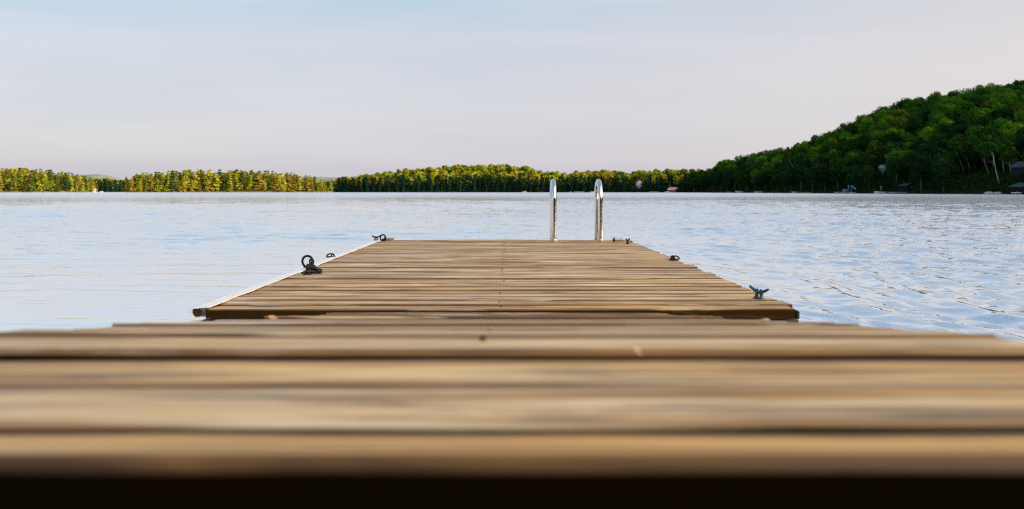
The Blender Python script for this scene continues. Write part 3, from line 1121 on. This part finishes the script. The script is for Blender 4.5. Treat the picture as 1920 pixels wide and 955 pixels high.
def scatter(land, kind, spacing, px0, px1, depth, cols, seed, hs=(.8, 1.15), d0=2.0, keep=None, az_range=None):
    rng = np.random.default_rng(seed)
    a0, a1 = az_range or (AZ(px0), AZ(px1))
    pts = []
    grid = {}
    tries = 0
    S0 = float(np.mean(interp(np.linspace(a0, a1, 9), land.tab)[0]))
    area = R(a1 - a0) * S0 * depth
    N = int(area / spacing ** 2 * 6) + 50
    az = rng.uniform(a0, a1, N)
    S, D, G = interp(az, land.tab)
    S = S * land.shore(az)
    dd = d0 + (depth - d0) * rng.random(N)
    rr = S + dd
    x, y = rr * np.sin(R(1) * az), rr * np.cos(R(1) * az)
    z = land.height(az, rr)
    order = np.argsort(dd)
    for i in order:
        k = (int(x[i] // spacing), int(y[i] // spacing))
        ok = True
        for p in range(-1, 2):
            for q in range(-1, 2):
                for (px_, py_) in grid.get((k[0] + p, k[1] + q), ()):
                    if (px_ - x[i]) ** 2 + (py_ - y[i]) ** 2 < spacing ** 2:
                        ok = False
        if not ok:
            continue
        if keep is not None and not keep(x[i], y[i], dd[i]):
            continue
        grid.setdefault(k, []).append((x[i], y[i]))
        c = cols[int(rng.choice(len(cols)))]
        if land is LR and rng.random() < .92 - dd[i] / 105:  # shade of the lower slope put into the crown colours
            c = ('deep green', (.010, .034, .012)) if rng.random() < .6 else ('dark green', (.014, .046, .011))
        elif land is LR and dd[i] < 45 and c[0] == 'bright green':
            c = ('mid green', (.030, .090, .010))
        v = rng.uniform(.8, 1.25)
        tp = 1.0
        if land in (LL, LI):
            tb = TAPER['L' if land is LL else 'I']
            tp = float(np.interp(952 + F * x[i] / y[i], [q[0] for q in tb], [q[1] for q in tb]))
        TREES.append(dict(kind=kind, x=x[i], y=y[i], z=z[i] - .3, s=rng.uniform(*hs) * tp, rz=rng.uniform(0, 6.28), col=tuple(q * v for q in c[1]), tone=c[0], land=land, dd=dd[i], p=int(rng.integers(len(PROTO[kind])))))


GREENS = [('bright green', (.085, .20, .014)), ('bright green', (.070, .19, .014)), ('mid green', (.034, .120, .010)), ('mid green', (.028, .100, .012)), ('mid green', (.042, .115, .012)), ('dark green', (.014, .056, .010)), ('dark green', (.012, .046, .012)), ('olive green', (.055, .105, .014))]
GOLD = [('golden', (.26, .28, .028)), ('yellow green', (.24, .29, .028)), ('yellow green', (.18, .26, .028)), ('yellow green', (.14, .20, .022)), ('green', (.09, .15, .02)), ('bronze', (.22, .18, .026))]  # warm sunlight put into the far crown colours
PINES = [('golden green', (.28, .29, .030)), ('golden green', (.21, .25, .028)), ('olive', (.15, .18, .022)), ('dark green', (.035, .06, .018)), ('dark green', (.05, .08, .018)), ('bronze', (.24, .18, .03))]  # golden tones hold the low sun in the colour
TEAL = [('dark blue-green', (.010, .034, .026)), ('dark blue-green', (.012, .038, .024)), ('deep green', (.014, .036, .015))]  # shoreline shadow and blue haze put into the evergreen colours


def pxof(x, y):
    return 952 + F * x / y


def clear_right(x, y, d):
    """leave the cottages, the birches and the boathouse some room"""
    if y <= 0:
        return True
    p = pxof(x, y)
    if 1796 < p < 1940 and d < 28:
        return False
    if 1634 < p < 1676 and d < 46:
        return False
    if 1688 < p < 1724 and d < 10:
        return False
    return True


def clear_far(x, y, d):
    p = pxof(x, y)
    return not (1187 < p < 1209 and d < 24) and not (1246 < p < 1280 and d < 9)


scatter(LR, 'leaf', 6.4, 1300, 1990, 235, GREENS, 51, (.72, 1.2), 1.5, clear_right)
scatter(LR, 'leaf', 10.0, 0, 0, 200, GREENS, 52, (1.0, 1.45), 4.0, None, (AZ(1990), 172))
scatter(LC, 'cedar', 4.2, 634, 1345, 24, TEAL, 53, (.6, 1.12), 1.0, clear_far)
scatter(LC, 'far', 6.0, 634, 1370, 135, GOLD + [('mid green', (.05, .08, .015))], 54, (.65, 1.2), 12, clear_far)
scatter(LL, 'pine', 3.5, -220, 180, 62, PINES, 55, (.55, 1.25), 1.0)
scatter(LI, 'pine', 3.4, 236, 622, 42, PINES, 56, (.5, 1.25), 1.0)
scatter(LL, 'far', 5.4, -220, 178, 62, PINES[:4], 65, (.5, .95), 3.0)
scatter(LI, 'far', 5.4, 240, 615, 42, PINES[:4], 66, (.5, .95), 3.0)
scatter(LB, 'cedar', 4.8, 150, 245, 16, TEAL, 57, (.8, 1.15), 1.0)
scatter(LB, 'cedar', 4.8, 598, 668, 16, TEAL, 58, (.8, 1.15), 1.0)
scatter(LB, 'far', 6.0, 150, 260, 90, GOLD, 59, (.7, 1.15), 14)
scatter(LB, 'far', 6.0, 596, 668, 90, [GOLD[3], GOLD[4], ('mid green', (.05, .08, .015))], 60, (.7, 1.15), 14)

# which trees show largest in the photograph: paint their outlines back to front
W_, H_ = 960, 480
idmap = -np.ones((H_, W_), np.int32)
order = sorted(range(len(TREES)), key=lambda i: -math.hypot(TREES[i]['x'], TREES[i]['y']))
for i in order:
    t_ = TREES[i]
    if t_['y'] < 20:
        continue
    w, h = SIZE[t_['kind']]
    cx_ = pxof(t_['x'], t_['y']) / 2
    cy_ = (359 - F * (t_['z'] + h * t_['s'] * .56 - H) / t_['y']) / 2
    rx, ry = w * t_['s'] * .5 * F / t_['y'] / 2, h * t_['s'] * .46 * F / t_['y'] / 2
    x0, x1, y0, y1 = int(cx_ - rx), int(cx_ + rx) + 1, int(cy_ - ry), int(cy_ + ry) + 1
    if x1 < 0 or x0 >= W_ or y1 < 0:
        continue
    xs, ys = np.arange(max(0, x0), min(W_, x1 + 1)), np.arange(max(0, y0), min(H_, y1 + 1))
    if len(xs) == 0 or len(ys) == 0:
        continue
    mk = ((xs[None, :] - cx_) / rx) ** 2 + ((ys[:, None] - cy_) / ry) ** 2 <= 1
    sub = idmap[ys[0]:ys[-1] + 1, xs[0]:xs[-1] + 1]
    sub[mk] = i
vis = np.bincount(idmap[idmap >= 0], minlength=len(TREES))

NAMES = {'leaf': 'broadleaf_tree', 'far': 'autumn_tree', 'pine': 'pine_tree', 'cedar': 'cedar_tree'}  # autumn_tree: far crowns with warm sunlight put into their colour
CAP = {'leaf': 285, 'far': 285, 'pine': 285, 'cedar': 150}
single = set()
for kind in NAMES:
    ids = [i for i in range(len(TREES)) if TREES[i]['kind'] == kind and vis[i] >= 6]
    ids.sort(key=lambda i: -vis[i])
    single |= set(ids[:CAP[kind]])


def where(t_):
    """a place in words"""
    k, land = t_['kind'], t_['land']
    px = pxof(t_['x'], t_['y'])
    if land is LR:
        zone = 'at the foot of' if t_['dd'] < 22 else ('on the lower slope of' if t_['dd'] < 85 else ('on the upper slope of' if t_['dd'] < 165 else 'along the crest of'))
        part = "the right hill's low left end" if px < 1500 else ("the right hill's middle" if px < 1720 else "the right hill's high end")
        return zone + ' ' + part
    if land is LC:
        part = 'left of the ladder' if px < 1000 else ('behind the ladder' if px < 1150 else 'right of the ladder')
        return ('at the waterline of' if k == 'cedar' else 'on the rise of') + ' the far shore ' + part
    if land is LL:
        return 'on the wooded point at the far left'
    if land is LI:
        return 'on the long island, ' + ('its left end' if px < 350 else ('its middle' if px < 500 else 'its right end'))
    return 'on the back shore ' + ('left of the island' if px < 420 else 'right of the island')


WORD = {'leaf': 'leafy tree', 'far': 'rounded tree', 'pine': 'shaggy pine', 'cedar': 'pointed cedar'}
rest = {}
for i, t_ in enumerate(TREES):
    if i in single:
        o = bpy.data.objects.new(NAMES[t_['kind']], PROTO[t_['kind']][t_['p']][1])
        COL.objects.link(o)
        o.location = (t_['x'], t_['y'], t_['z'])
        o.rotation_euler = (0, 0, t_['rz'])
        o.scale = (t_['s'], t_['s'], t_['s'])
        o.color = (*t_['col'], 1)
        lab = f"{t_['tone']} {WORD[t_['kind']]} {where(t_)}"
        tag(o, lab, 'tree', lab.replace(WORD[t_['kind']], WORD[t_['kind']] + 's'))
    else:
        rest.setdefault((t_['kind'], t_['land'].obj.name), []).append(t_)

# the rest of each wood reads as one mass
WOODS = {('leaf', 'wooded_hill'): 'hillside_forest', ('far', 'far_shore'): 'far_shore_forest', ('cedar', 'far_shore'): 'shoreline_thicket', ('pine', 'wooded_point'): 'point_pinewood', ('far', 'wooded_point'): 'point_woodland', ('far', 'wooded_island'): 'island_woodland',
         ('pine', 'wooded_island'): 'island_pinewood', ('cedar', 'back_shore'): 'back_shore_thicket', ('far', 'back_shore'): 'back_shore_forest'}
for key, lst in rest.items():
    Vs, Ts, cols = [], [], []
    for t_ in lst:
        V, Fq, T, tr = PROTO[key[0]][t_['p']][0]
        q = V.reshape(-1, 4, 3)
        tq = T.reshape(-1, 4)
        if vis[TREES.index(t_)] == 0:
            q, tq = q[::3], tq[::3]
        ctr = q.mean(1, keepdims=True)
        if vis[TREES.index(t_)] == 0:
            q = ctr + (q - ctr) * 1.6
        c_, s_ = math.cos(t_['rz']), math.sin(t_['rz'])
        P = q.reshape(-1, 3) * t_['s']
        P = np.stack([P[:, 0] * c_ - P[:, 1] * s_ + t_['x'], P[:, 0] * s_ + P[:, 1] * c_ + t_['y'], P[:, 2] + t_['z']], 1)
        Vs.append(P)
        Ts.append(np.clip(tq.ravel() + RNG.normal(0, .2), 0, 1))
    V = np.concatenate(Vs)
    o = mesh_obj(WOODS.get(key, 'forest'), V, np.arange(len(V)).reshape(-1, 4), [M['leafy'] if key[0] in ('leaf', 'far') else M['needle']], None, False, None, {'tint': np.concatenate(Ts)})
    o.color = {'leaf': (.024, .075, .011, 1), 'far': (.25, .23, .022, 1), 'cedar': (.011, .034, .024, 1), 'pine': (.17, .16, .02, 1)}[key[0]]  # woods repeat the sun and shade put into the single crowns
    o['kind'] = 'stuff'
    o['label'] = {'leaf': 'dense green leafy forest filling the hillside on the right', 'far': 'golden leafy woodland filling the shore behind the lake', 'cedar': 'dark thicket of evergreens along the far waterline', 'pine': 'sunlit pine wood filling in the left shore'}[key[0]]
    o['category'] = 'forest'

# undergrowth that hides bare ground along the shores
def undergrowth(name, land, a0, a1, n, depth, size, col, label, h=2.0, seed=1):
    rng = np.random.default_rng(seed)
    az = rng.uniform(a0, a1, n)
    S, D, G = interp(az, land.tab)
    rr = S * land.shore(az) + rng.uniform(1.0, depth, n)
    z = land.height(az, rr) + rng.random(n) ** 1.5 * h
    C = np.stack([rr * np.sin(R(1) * az), rr * np.cos(R(1) * az), z], 1)
    nn = rng.normal(size=(n, 3)) + np.array((0, -.6, .6))
    nn /= np.linalg.norm(nn, axis=1, keepdims=True)
    V, Fq = quads(C, nn, size, rng)
    o = mesh_obj(name, V, Fq, [M['leafy']], None, False, None, {'tint': np.repeat(vnoise(C[:, 0] * .4, C[:, 1] * .4, seed), 4)})
    o.color = (*col, 1)
    o['kind'] = 'stuff'
    o['label'] = label
    o['category'] = 'undergrowth'


undergrowth('hill_undergrowth', LR, AZ(1310), AZ(1990), 26000, 60, .7, (.012, .040, .010), 'dark green undergrowth along the foot of the right hill', 2.6, 3)
undergrowth('far_shore_undergrowth', LC, AZ(632), AZ(1360), 9000, 14, .9, (.012, .036, .022), 'dark bushes along the far shore', 3.0, 4)
undergrowth('island_undergrowth', LI, AZ(236), AZ(620), 5200, 30, .8, (.20, .17, .03), 'sunlit low scrub on the island', 3.0, 5)
undergrowth('point_undergrowth', LL, AZ(-200), AZ(180), 4200, 40, .8, (.18, .15, .03), 'sunlit low scrub on the wooded point', 3.0, 6)


def shore_y(px, off=4.0):
    a = AZ(px)
    lands = [l for l in (LR, LC, LL, LI, LB) if l.tab[0][0] <= a <= l.tab[-1][0]]
    r = min(float(interp(a, l.tab)[0] * l.shore(a)) for l in lands)
    return (r - off) * math.cos(R(a))


# birches with pale leaning trunks on the right
def birch(px_base, py_base, Y, px_top, py_top, label, rad=.16, crown_w=5.5, seed=0):
    rad *= .72
    rng = np.random.default_rng(seed)
    Y = min((abs(float(LR.height(AZ(px_base), (shore_y(px_base, 0) / math.cos(R(AZ(px_base)))) + d_)) - put(px_base, py_base, shore_y(px_base, -d_))[2]), shore_y(px_base, -d_)) for d_ in np.linspace(3, 27, 25))[1]
    b0 = put(px_base, py_base, Y)
    b1 = put(px_top, py_top, Y + 1.0)
    az = math.degrees(math.atan2(b0[0], b0[1]))
    gz = float(LR.height(az, math.hypot(b0[0], b0[1])))
    d = (b1 - b0) / max(.1, b1[2] - b0[2])
    foot = b0 - d * max(0, b0[2] - gz + .3)
    tip = b1 + d * 3.5
    root = empty('birch_tree', tuple(foot))
    tag(root, label, 'tree')
    rel = tip - foot
    b = MB()
    ss = np.linspace(0, 1, 8)
    b.tube([rel * s + np.array((.12 * math.sin(s * 5 + seed), 0, 0)) for s in ss], [rad * (1 - .6 * s) for s in ss], 8)
    for k in range(5):
        s = rng.uniform(.55, .95)
        a = rng.uniform(0, 6.28)
        p = rel * s
        q = np.array((math.cos(a) * 1.8, math.sin(a) * 1.8, 1.6))
        b.tube([p, p + q * .6, p + q], [rad * .35, rad * .2, rad * .1], 5)
    b.build('trunk', M['birch'], root, True)
    V, Fq, T, _ = broadleaf(seed + 900, 8.0, crown_w, 900, .5, .05, 12)
    V = V + (rel - np.array((0, 0, 3.4)))
    o = mesh_obj('crown', V, Fq, [M['leafy']], root, False, None, {'tint': T})
    o.color = (.022, .070, .012, 1)


BY = 300
birch(1821, 330, 306, 1816, 308, 'slim birch with a pale leaning trunk, leftmost in the birch clump', .11, 5, 1)
birch(1858, 336, 304, 1849, 311, 'thin leaning birch with a pale trunk above the shore rocks', .12, 5, 2)
birch(1875, 349, 297, 1864, 303, 'long leaning white birch reaching lowest to the water', .17, 6, 3)
birch(1884, 330, 303, 1880, 300, 'bright white birch trunk beside the cottage', .19, 6, 4)
birch(1897, 333, 305, 1893, 312, 'greyish thin birch trunk nearest the cottage', .11, 5, 5)
birch(1801, 306, 318, 1797, 294, 'faint short birch trunk high on the left of the birch clump', .10, 5, 6)
birch(1577, 348, 392, 1573, 318, 'lone thin birch trunk above the water slide', .09, 6, 7)
birch(1494, 326, 448, 1483, 305, 'slanting pale birch on the low left part of the hill', .07, 5, 8)
birch(1473, 348, 455, 1458, 337, 'steeply slanting pale birch close to the waterline', .07, 5, 9)


# ------------------------------------------------------------------ cottages, docks and boats
def house(name, px, py_base, Y, w, dpt, wall_h, roof_h, wall, roof, label, rz=0.0, windows=2, cat='house', ridge='y'):
    p = put(px, py_base, shore_y(px, -Y))
    root = empty(name, (p[0], p[1], p[2]), rz)
    tag(root, label, cat)
    x, y = w / 2, dpt / 2
    b = MB()
    b.poly([(-x, -y, -2), (x, -y, -2), (x, y, -2), (-x, y, -2), (-x, -y, wall_h), (x, -y, wall_h), (x, y, wall_h), (-x, y, wall_h), (0, -y, wall_h + roof_h), (0, y, wall_h + roof_h)],
           [(0, 1, 5, 8, 4), (2, 3, 7, 9, 6), (1, 2, 6, 5), (3, 0, 4, 7)])
    b.build('wall', wall, root)
    e, tk = .45, .16
    for s in (-1, 1):
        sl = roof_h / x
        P = [(0, -y - e, wall_h + roof_h + .02), (s * (x + e), -y - e, wall_h - sl * e + .02), (s * (x + e), y + e, wall_h - sl * e + .02), (0, y + e, wall_h + roof_h + .02)]
        P += [(a, b_, c_ + tk) for a, b_, c_ in P]
        MB().poly(P, [(0, 1, 2, 3), (7, 6, 5, 4), (0, 4, 5, 1), (1, 5, 6, 2), (2, 6, 7, 3), (3, 7, 4, 0)]).build('roof', roof, root)
    for k in range(windows):
        xx = (k - (windows - 1) / 2) * w / (windows + .6)
        f = MB().box((xx, -y - .02, wall_h * .55), (w * .2 + .2, .08, wall_h * .42 + .2)).build('window_frame', M['white'], root)
        MB().box((xx, -y - .05, wall_h * .55), (w * .2, .08, wall_h * .42)).build('pane', M['glass'], f)
    MB().box((w * .36, -y - .02, wall_h * .40), (.9, .07, wall_h * .8)).build('door', M['slate'], root)
    return root


house('boathouse', 1263, 361, 3, 6.4, 6.5, 2.0, 1.7, M['red'], M['greyroof'], 'red boathouse with a pale roof on the far shore', .75, 2, 'boathouse')
house('white_house', 1198, 349.5, 14, 3.8, 5, 3.2, 1.4, M['white'], M['redroof'], 'small white house with a red roof among dark trees on the far shore', .2, 1)
house('white_cottage', 1657, 319, 40, 1.6, 3.5, 1.1, .8, M['dockgrey'], M['greyroof'], 'white gable of a cottage showing between trees on the right hill', .35, 1, 'cottage')
house('slate_cottage', 1924, 323, 22, 5.0, 6, 1.6, 1.4, M['slate'], M['blueroof'], 'slate blue gabled cottage among trees at the right edge', .3, 2, 'cottage')
house('boathouse', 1925, 358, 4, 5.2, 6, 1.2, .9, M['darkcab'], M['blueroof'], 'dark boathouse with a blue roof at the right edge of the shore', .1, 1, 'boathouse')
house('cabin', 1704, 357.5, 5, 4.0, 4, 1.8, .7, M['darkcab'], M['blueroof'], 'small dark cabin behind the dock right of the white motorboat', .2, 1, 'cabin')
house('boathouse', 178, 360, 1, 3.4, 4, 1.6, 1.2, M['dockgrey'], M['greyroof'], 'pale boathouse in the inlet between the left point and the island', .4, 1, 'boathouse')


def shore_dock(px, Y, w, label, mat=None, dpt=2.2, z=.45):
    p = put(px, 359, shore_y(px, 1.6))
    root = empty('shore_dock', (p[0], p[1], 0))
    tag(root, label, 'dock')
    MB().box((0, 0, z), (w, dpt, .22), .03).build('deck', mat or M['dockgrey'], root)
    for s in np.linspace(-w / 2 + .3, w / 2 - .3, max(2, int(w / 3))):
        MB().box((float(s), -dpt / 2 + .2, z - .55), (.2, .2, 1.1)).build('post', M['beam'], root)
    return root


shore_dock(1586, 383, 8.2, 'grey swim dock carrying the blue water slide')
shore_dock(1692, 326, 9.0, 'long grey dock in front of the small dark cabin')
shore_dock(1912, 272, 3.6, 'white dock in front of the boathouse at the right edge', M['white'])
shore_dock(1226, 675, 6.5, 'pale dock left of the red boathouse')
shore_dock(1390, 520, 6.5, 'pale dock under the boats at the left end of the right hill')
shore_dock(1086, 700, 8.0, 'low dock behind the right handrail of the ladder')

# water slide
ws = empty('water_slide', tuple(put(1597, 360.5, shore_y(1586, 1.6)) * np.array((1, 1, 0)) + np.array((0, 0, .56))))
tag(ws, 'blue water slide with a white chute on the swim dock', 'water slide')
b = MB()
for sx in (-1.4, -.2):
    for sy in (-.5, .5):
        b.tube([(sx, sy, 0), (sx + .25, sy * .6, 2.3)], .09, 6)
b.build('tower', M['bluepl'], ws, True)
MB().box((-.55, 0, 2.3), (1.7, 1.2, .5), .1).build('platform', M['bluepl'], ws, True)
b = MB()
b.tube([(-.2, -.5, 2.4), (.6, -.6, 2.0), (1.4, -.7, 1.1), (2.2, -.7, .35), (2.8, -.7, .25)], .27, 8)
b.build('chute', M['white'], ws, True)
MB().box((-2.6, 0, .55), (1.8, 1.3, 1.1), .25).build('side_tent', M['canvas'], ws, True)


def make_boat(hull, cover):
    root = empty('motorboat')
    V, Fs = [], []
    st = 9
    for i in range(st):
        s = i / (st - 1)
        x = -2.5 + 5.0 * s
        w = .95 * (1 - max(0, (s - .45) / .55) ** 2.2) + .02
        zt = .75 + .22 * s ** 2
        V += [(x, -w, zt), (x, -w * .75, .15), (x, 0, -.12 + .3 * s ** 3), (x, w * .75, .15), (x, w, zt)]
    for i in range(st - 1):
        for k in range(4):
            a = i * 5 + k
            Fs.append((a, a + 5, a + 6, a + 1))
    Fs.append((0, 1, 2, 3, 4))
    mesh_obj('hull', V, Fs, [hull], root, True)
    V2, F2 = [], []
    for i in range(st):
        for k in (0, 4):
            v = V[i * 5 + k]
            V2.append((v[0], v[1] * .96, v[2] + .01))
    for i in range(st - 1):
        F2.append((2 * i, 2 * i + 1, 2 * i + 3, 2 * i + 2))
    mesh_obj('foredeck', V2, F2, [cover], root)
    P = [(.1, -.7, .85), (.1, .7, .85), (.75, .55, .9), (.75, -.55, .9), (-.2, -.68, 1.42), (-.2, .68, 1.42)]
    MB().poly(P, [(3, 2, 5, 4), (0, 3, 4), (1, 5, 2)]).build('windshield', M['glass'], root)
    MB().box((-2.65, 0, .75), (.35, .42, .75), .08).build('outboard_motor', M['iron'], root, True)
    return root


boat_w = make_boat(M['white'], M['white'])
boat_b = make_boat(M['white'], M['canvas'])
boat_n = make_boat(M['navy'], M['white'])
used = set()


def place_boat(src, px, Y, s, rz, label):
    o = src if src.name not in used else copy_tree(src)
    used.add(src.name)
    p = put(px, 359, shore_y(px, 4.5))
    o.location = (p[0], p[1], -.02)
    o.rotation_euler = (0, 0, rz)
    o.scale = (s, s, s)
    tag(o, label, 'boat', 'boats moored along the shore')


place_boat(boat_w, 1650, 338, .92, 3.3, 'white motorboat moored at the foot of the right hill')
place_boat(boat_b, 1423, 480, 1.0, .1, 'white boat with a blue cover midway along the dark shore')
place_boat(boat_w, 1388, 506, 1.05, 3.0, 'white boat riding higher left of the blue-covered boat')
place_boat(boat_w, 1366, 528, .62, .2, 'short white boat left of the larger boats under the hill')
place_boat(boat_n, 1455, 455, .8, .1, 'dark boat with a white deck right of the blue-covered boat')
place_boat(boat_w, 1492, 430, .75, 3.1, 'white boat left of the yellow kayak')
place_boat(boat_b, 1515, 415, .55, .0, 'small boat with a blue cover right of the yellow kayak')
place_boat(boat_w, 1251, 645, .85, .4, 'white boat beside the left wall of the red boathouse')
place_boat(boat_w, 983, 705, .75, .1, 'white boat on the far shore just left of the ladder')
place_boat(boat_b, 1111, 690, .72, .1, 'domed pale boat against the right handrail of the ladder')
place_boat(boat_w, 1070, 694, .5, 1.2, 'tiny white boat between the two handrails')
place_boat(boat_w, 190, 1010, .8, .2, 'white boat in the inlet left of the island')
place_boat(boat_b, 1600, 374, .6, .3, 'small covered boat at the right end of the swim dock')

# kayak
kp = put(1506, 359, shore_y(1506, 6))
V, Fs = [], []
for i in range(11):
    s = i / 10
    w = .38 * math.sin(math.pi * s) ** .6 + .01
    for k in range(8):
        a = 2 * math.pi * k / 8
        V.append(((s - .5) * 3.2, w * math.cos(a), .18 + .2 * math.sin(a) * (math.sin(math.pi * s) ** .4 + .05)))
for i in range(10):
    for k in range(8):
        Fs.append((i * 8 + k, (i + 1) * 8 + k, (i + 1) * 8 + (k + 1) % 8, i * 8 + (k + 1) % 8))
ky = mesh_obj('kayak', V, Fs, [M['yellow']], None, True)
ky.location = (kp[0], kp[1], 0)
MB().torus((0, 0, .38), .3, .04, (0, 0, 1), 16, 6).build('cockpit', M['iron'], ky, True)
tag(ky, 'yellow kayak by the waterline under the right hill', 'kayak')

# flag-like white mast of the white motorboat's wake tower, as a post on the shore
mp = put(1649, 359, 337)
mo = MB().tube([(0, 0, .6), (0, 0, 2.6)], .05, 6).tube([(-.55, 0, 2.5), (.55, 0, 2.5)], .05, 6).build('mast', M['white'], boat_w, True)
mo.location = (-.4, 0, .2)

# pale rocks at the waterline below the birches
rp = []
for k, (px, s) in enumerate([(1849, .55), (1856, .8), (1861, .5), (1868, .6), (1874, .65)]):
    rng = np.random.default_rng(70 + k)
    p = put(px, 359, shore_y(px, 1.0))
    V, Fs = [], []
    for i in range(7):
        for j in range(10):
            th, ph = math.pi * i / 6, 2 * math.pi * j / 10
            q = .75 + .4 * rng.random()
            V.append((s * q * math.sin(th) * math.cos(ph) * 1.2, s * q * math.sin(th) * math.sin(ph), s * .7 * q * math.cos(th)))
    for i in range(6):
        for j in range(10):
            Fs.append((i * 10 + j, (i + 1) * 10 + j, (i + 1) * 10 + (j + 1) % 10, i * 10 + (j + 1) % 10))
    o = mesh_obj('shore_rock', V, Fs, [M['dockgrey']])
    o.location = (p[0], p[1], .25)
    tag(o, 'pale rock at the waterline below the white birches', 'rock', 'pale rocks below the birches')

# ------------------------------------------------------------------ sky, sun, camera
w = bpy.data.worlds.new("World")
SC.world = w
w.use_nodes = True
nt = w.node_tree
bg = nt.nodes['Background']


class WT(NT):
    def __init__(self, tree):
        self.t = tree


t = WT(nt)
sky = t.n('ShaderNodeTexSky', sky_type='NISHITA', sun_disc=False)
sky.sun_elevation = R(SUN_EL)
sky.sun_rotation = R(SUN_AZ)
sky.dust_density = 1.5
tc = t.n('ShaderNodeTexCoord')
D = tc.outputs['Generated']
sep = t.n('ShaderNodeSeparateXYZ')
t.l(D, sep.inputs[0])
ez = t.math('MAXIMUM', sep.outputs[2], 0.0)
BGS = .05
k = lambda r, g, b: (r, g, b)
haze = t.ramp(ez, [(0, k(.475, .48, .59)), (.06, k(.49, .50, .61)), (.12, k(.52, .52, .615)), (.165, k(.465, .515, .63)), (.22, k(.395, .515, .64)), (.45, k(.25, .41, .60)), (1, k(.21, .30, .43))])
# warmer and paler towards the sunset on the right
az = t.n('ShaderNodeMapRange')
az.inputs[1].default_value, az.inputs[2].default_value = -.05, .75
t.l(sep.outputs[0], az.inputs[0])
warm = t.ramp(ez, [(0, k(.62, .585, .62)), (.12, k(.72, .625, .595)), (.22, k(.69, .615, .62)), (.45, k(.42, .47, .56)), (1, k(.22, .30, .42))])
hz = t.mix(az.outputs[0], haze, warm)
# faint stretched veils of cloud
nz = t.noise(t.mapping(D, (1.2, 1.2, 11)), 1.6, 4, .5, .3)
hz = t.mix(t.ramp(nz, [(.40, 0), (.60, .36)]), hz, (.66, .62, .68))
# glow round the hidden sun
sd = (math.sin(R(SUN_AZ)) * math.cos(R(SUN_EL)), math.cos(R(SUN_AZ)) * math.cos(R(SUN_EL)), math.sin(R(SUN_EL)))
dp = t.n('ShaderNodeVectorMath', operation='DOT_PRODUCT')
t.l(D, dp.inputs[0])
dp.inputs[1].default_value = sd
gl = t.ramp(t.math('MULTIPLY_ADD', dp.outputs['Value'], .5, .5), [(.70, k(0, 0, 0)), (.84, k(.20, .16, .11)), (.93, k(.62, .49, .32)), (1, k(1, .78, .48))])
GLOW = 8.0
glv = t.mix(1.0, gl, (GLOW, GLOW, GLOW), 'MULTIPLY')
hz = t.mix(1.0, hz, glv, 'ADD')
sc_ = t.n('ShaderNodeVectorMath', operation='SCALE')
t.l(hz, sc_.inputs[0])
sc_.inputs['Scale'].default_value = 1 / BGS
ad = t.n('ShaderNodeVectorMath', operation='ADD')
t.l(sky.outputs[0], ad.inputs[0])
t.l(sc_.outputs[0], ad.inputs[1])
nt.links.new(ad.outputs[0], bg.inputs[0])
bg.inputs[1].default_value = BGS

su = bpy.data.lights.new('sun', 'SUN')
su.energy = 5.0
su.angle = R(.5)
su.color = (1.0, .83, .50)
so = bpy.data.objects.new('sun', su)
COL.objects.link(so)
so.rotation_euler = (R(90 - SUN_EL), 0, R(180 - SUN_AZ))
so.location = (60, -40, 60)

cam = bpy.data.cameras.new('camera')
co = bpy.data.objects.new('camera', cam)
COL.objects.link(co)
co.location = (0, 0, H)
co.rotation_euler = (R(90), 0, 0)
cam.sensor_width = 36
cam.lens = 36 * F / 1920
cam.shift_x = 8 / 1920
cam.shift_y = -118.5 / 1920
cam.clip_start = .02
cam.clip_end = 20000
cam.dof.use_dof = True
cam.dof.focus_distance = 6.4
cam.dof.aperture_fstop = cam.lens / 7.6
SC.camera = co
SC.view_settings.view_transform = 'Standard'
SC.view_settings.look = 'None'
SC.view_settings.exposure = 0
SC.render.engine = 'CYCLES'
SC.cycles.use_denoising = True
SC.cycles.denoising_input_passes = 'RGB_ALBEDO_NORMAL'
SC.cycles.denoising_prefilter = 'NONE'
SC.cycles.filter_width = 1.15
SC.cycles.use_adaptive_sampling = False
SC.cycles.max_bounces = 6
SC.cycles.transparent_max_bounces = 4
SC.cycles.sample_clamp_indirect = 6
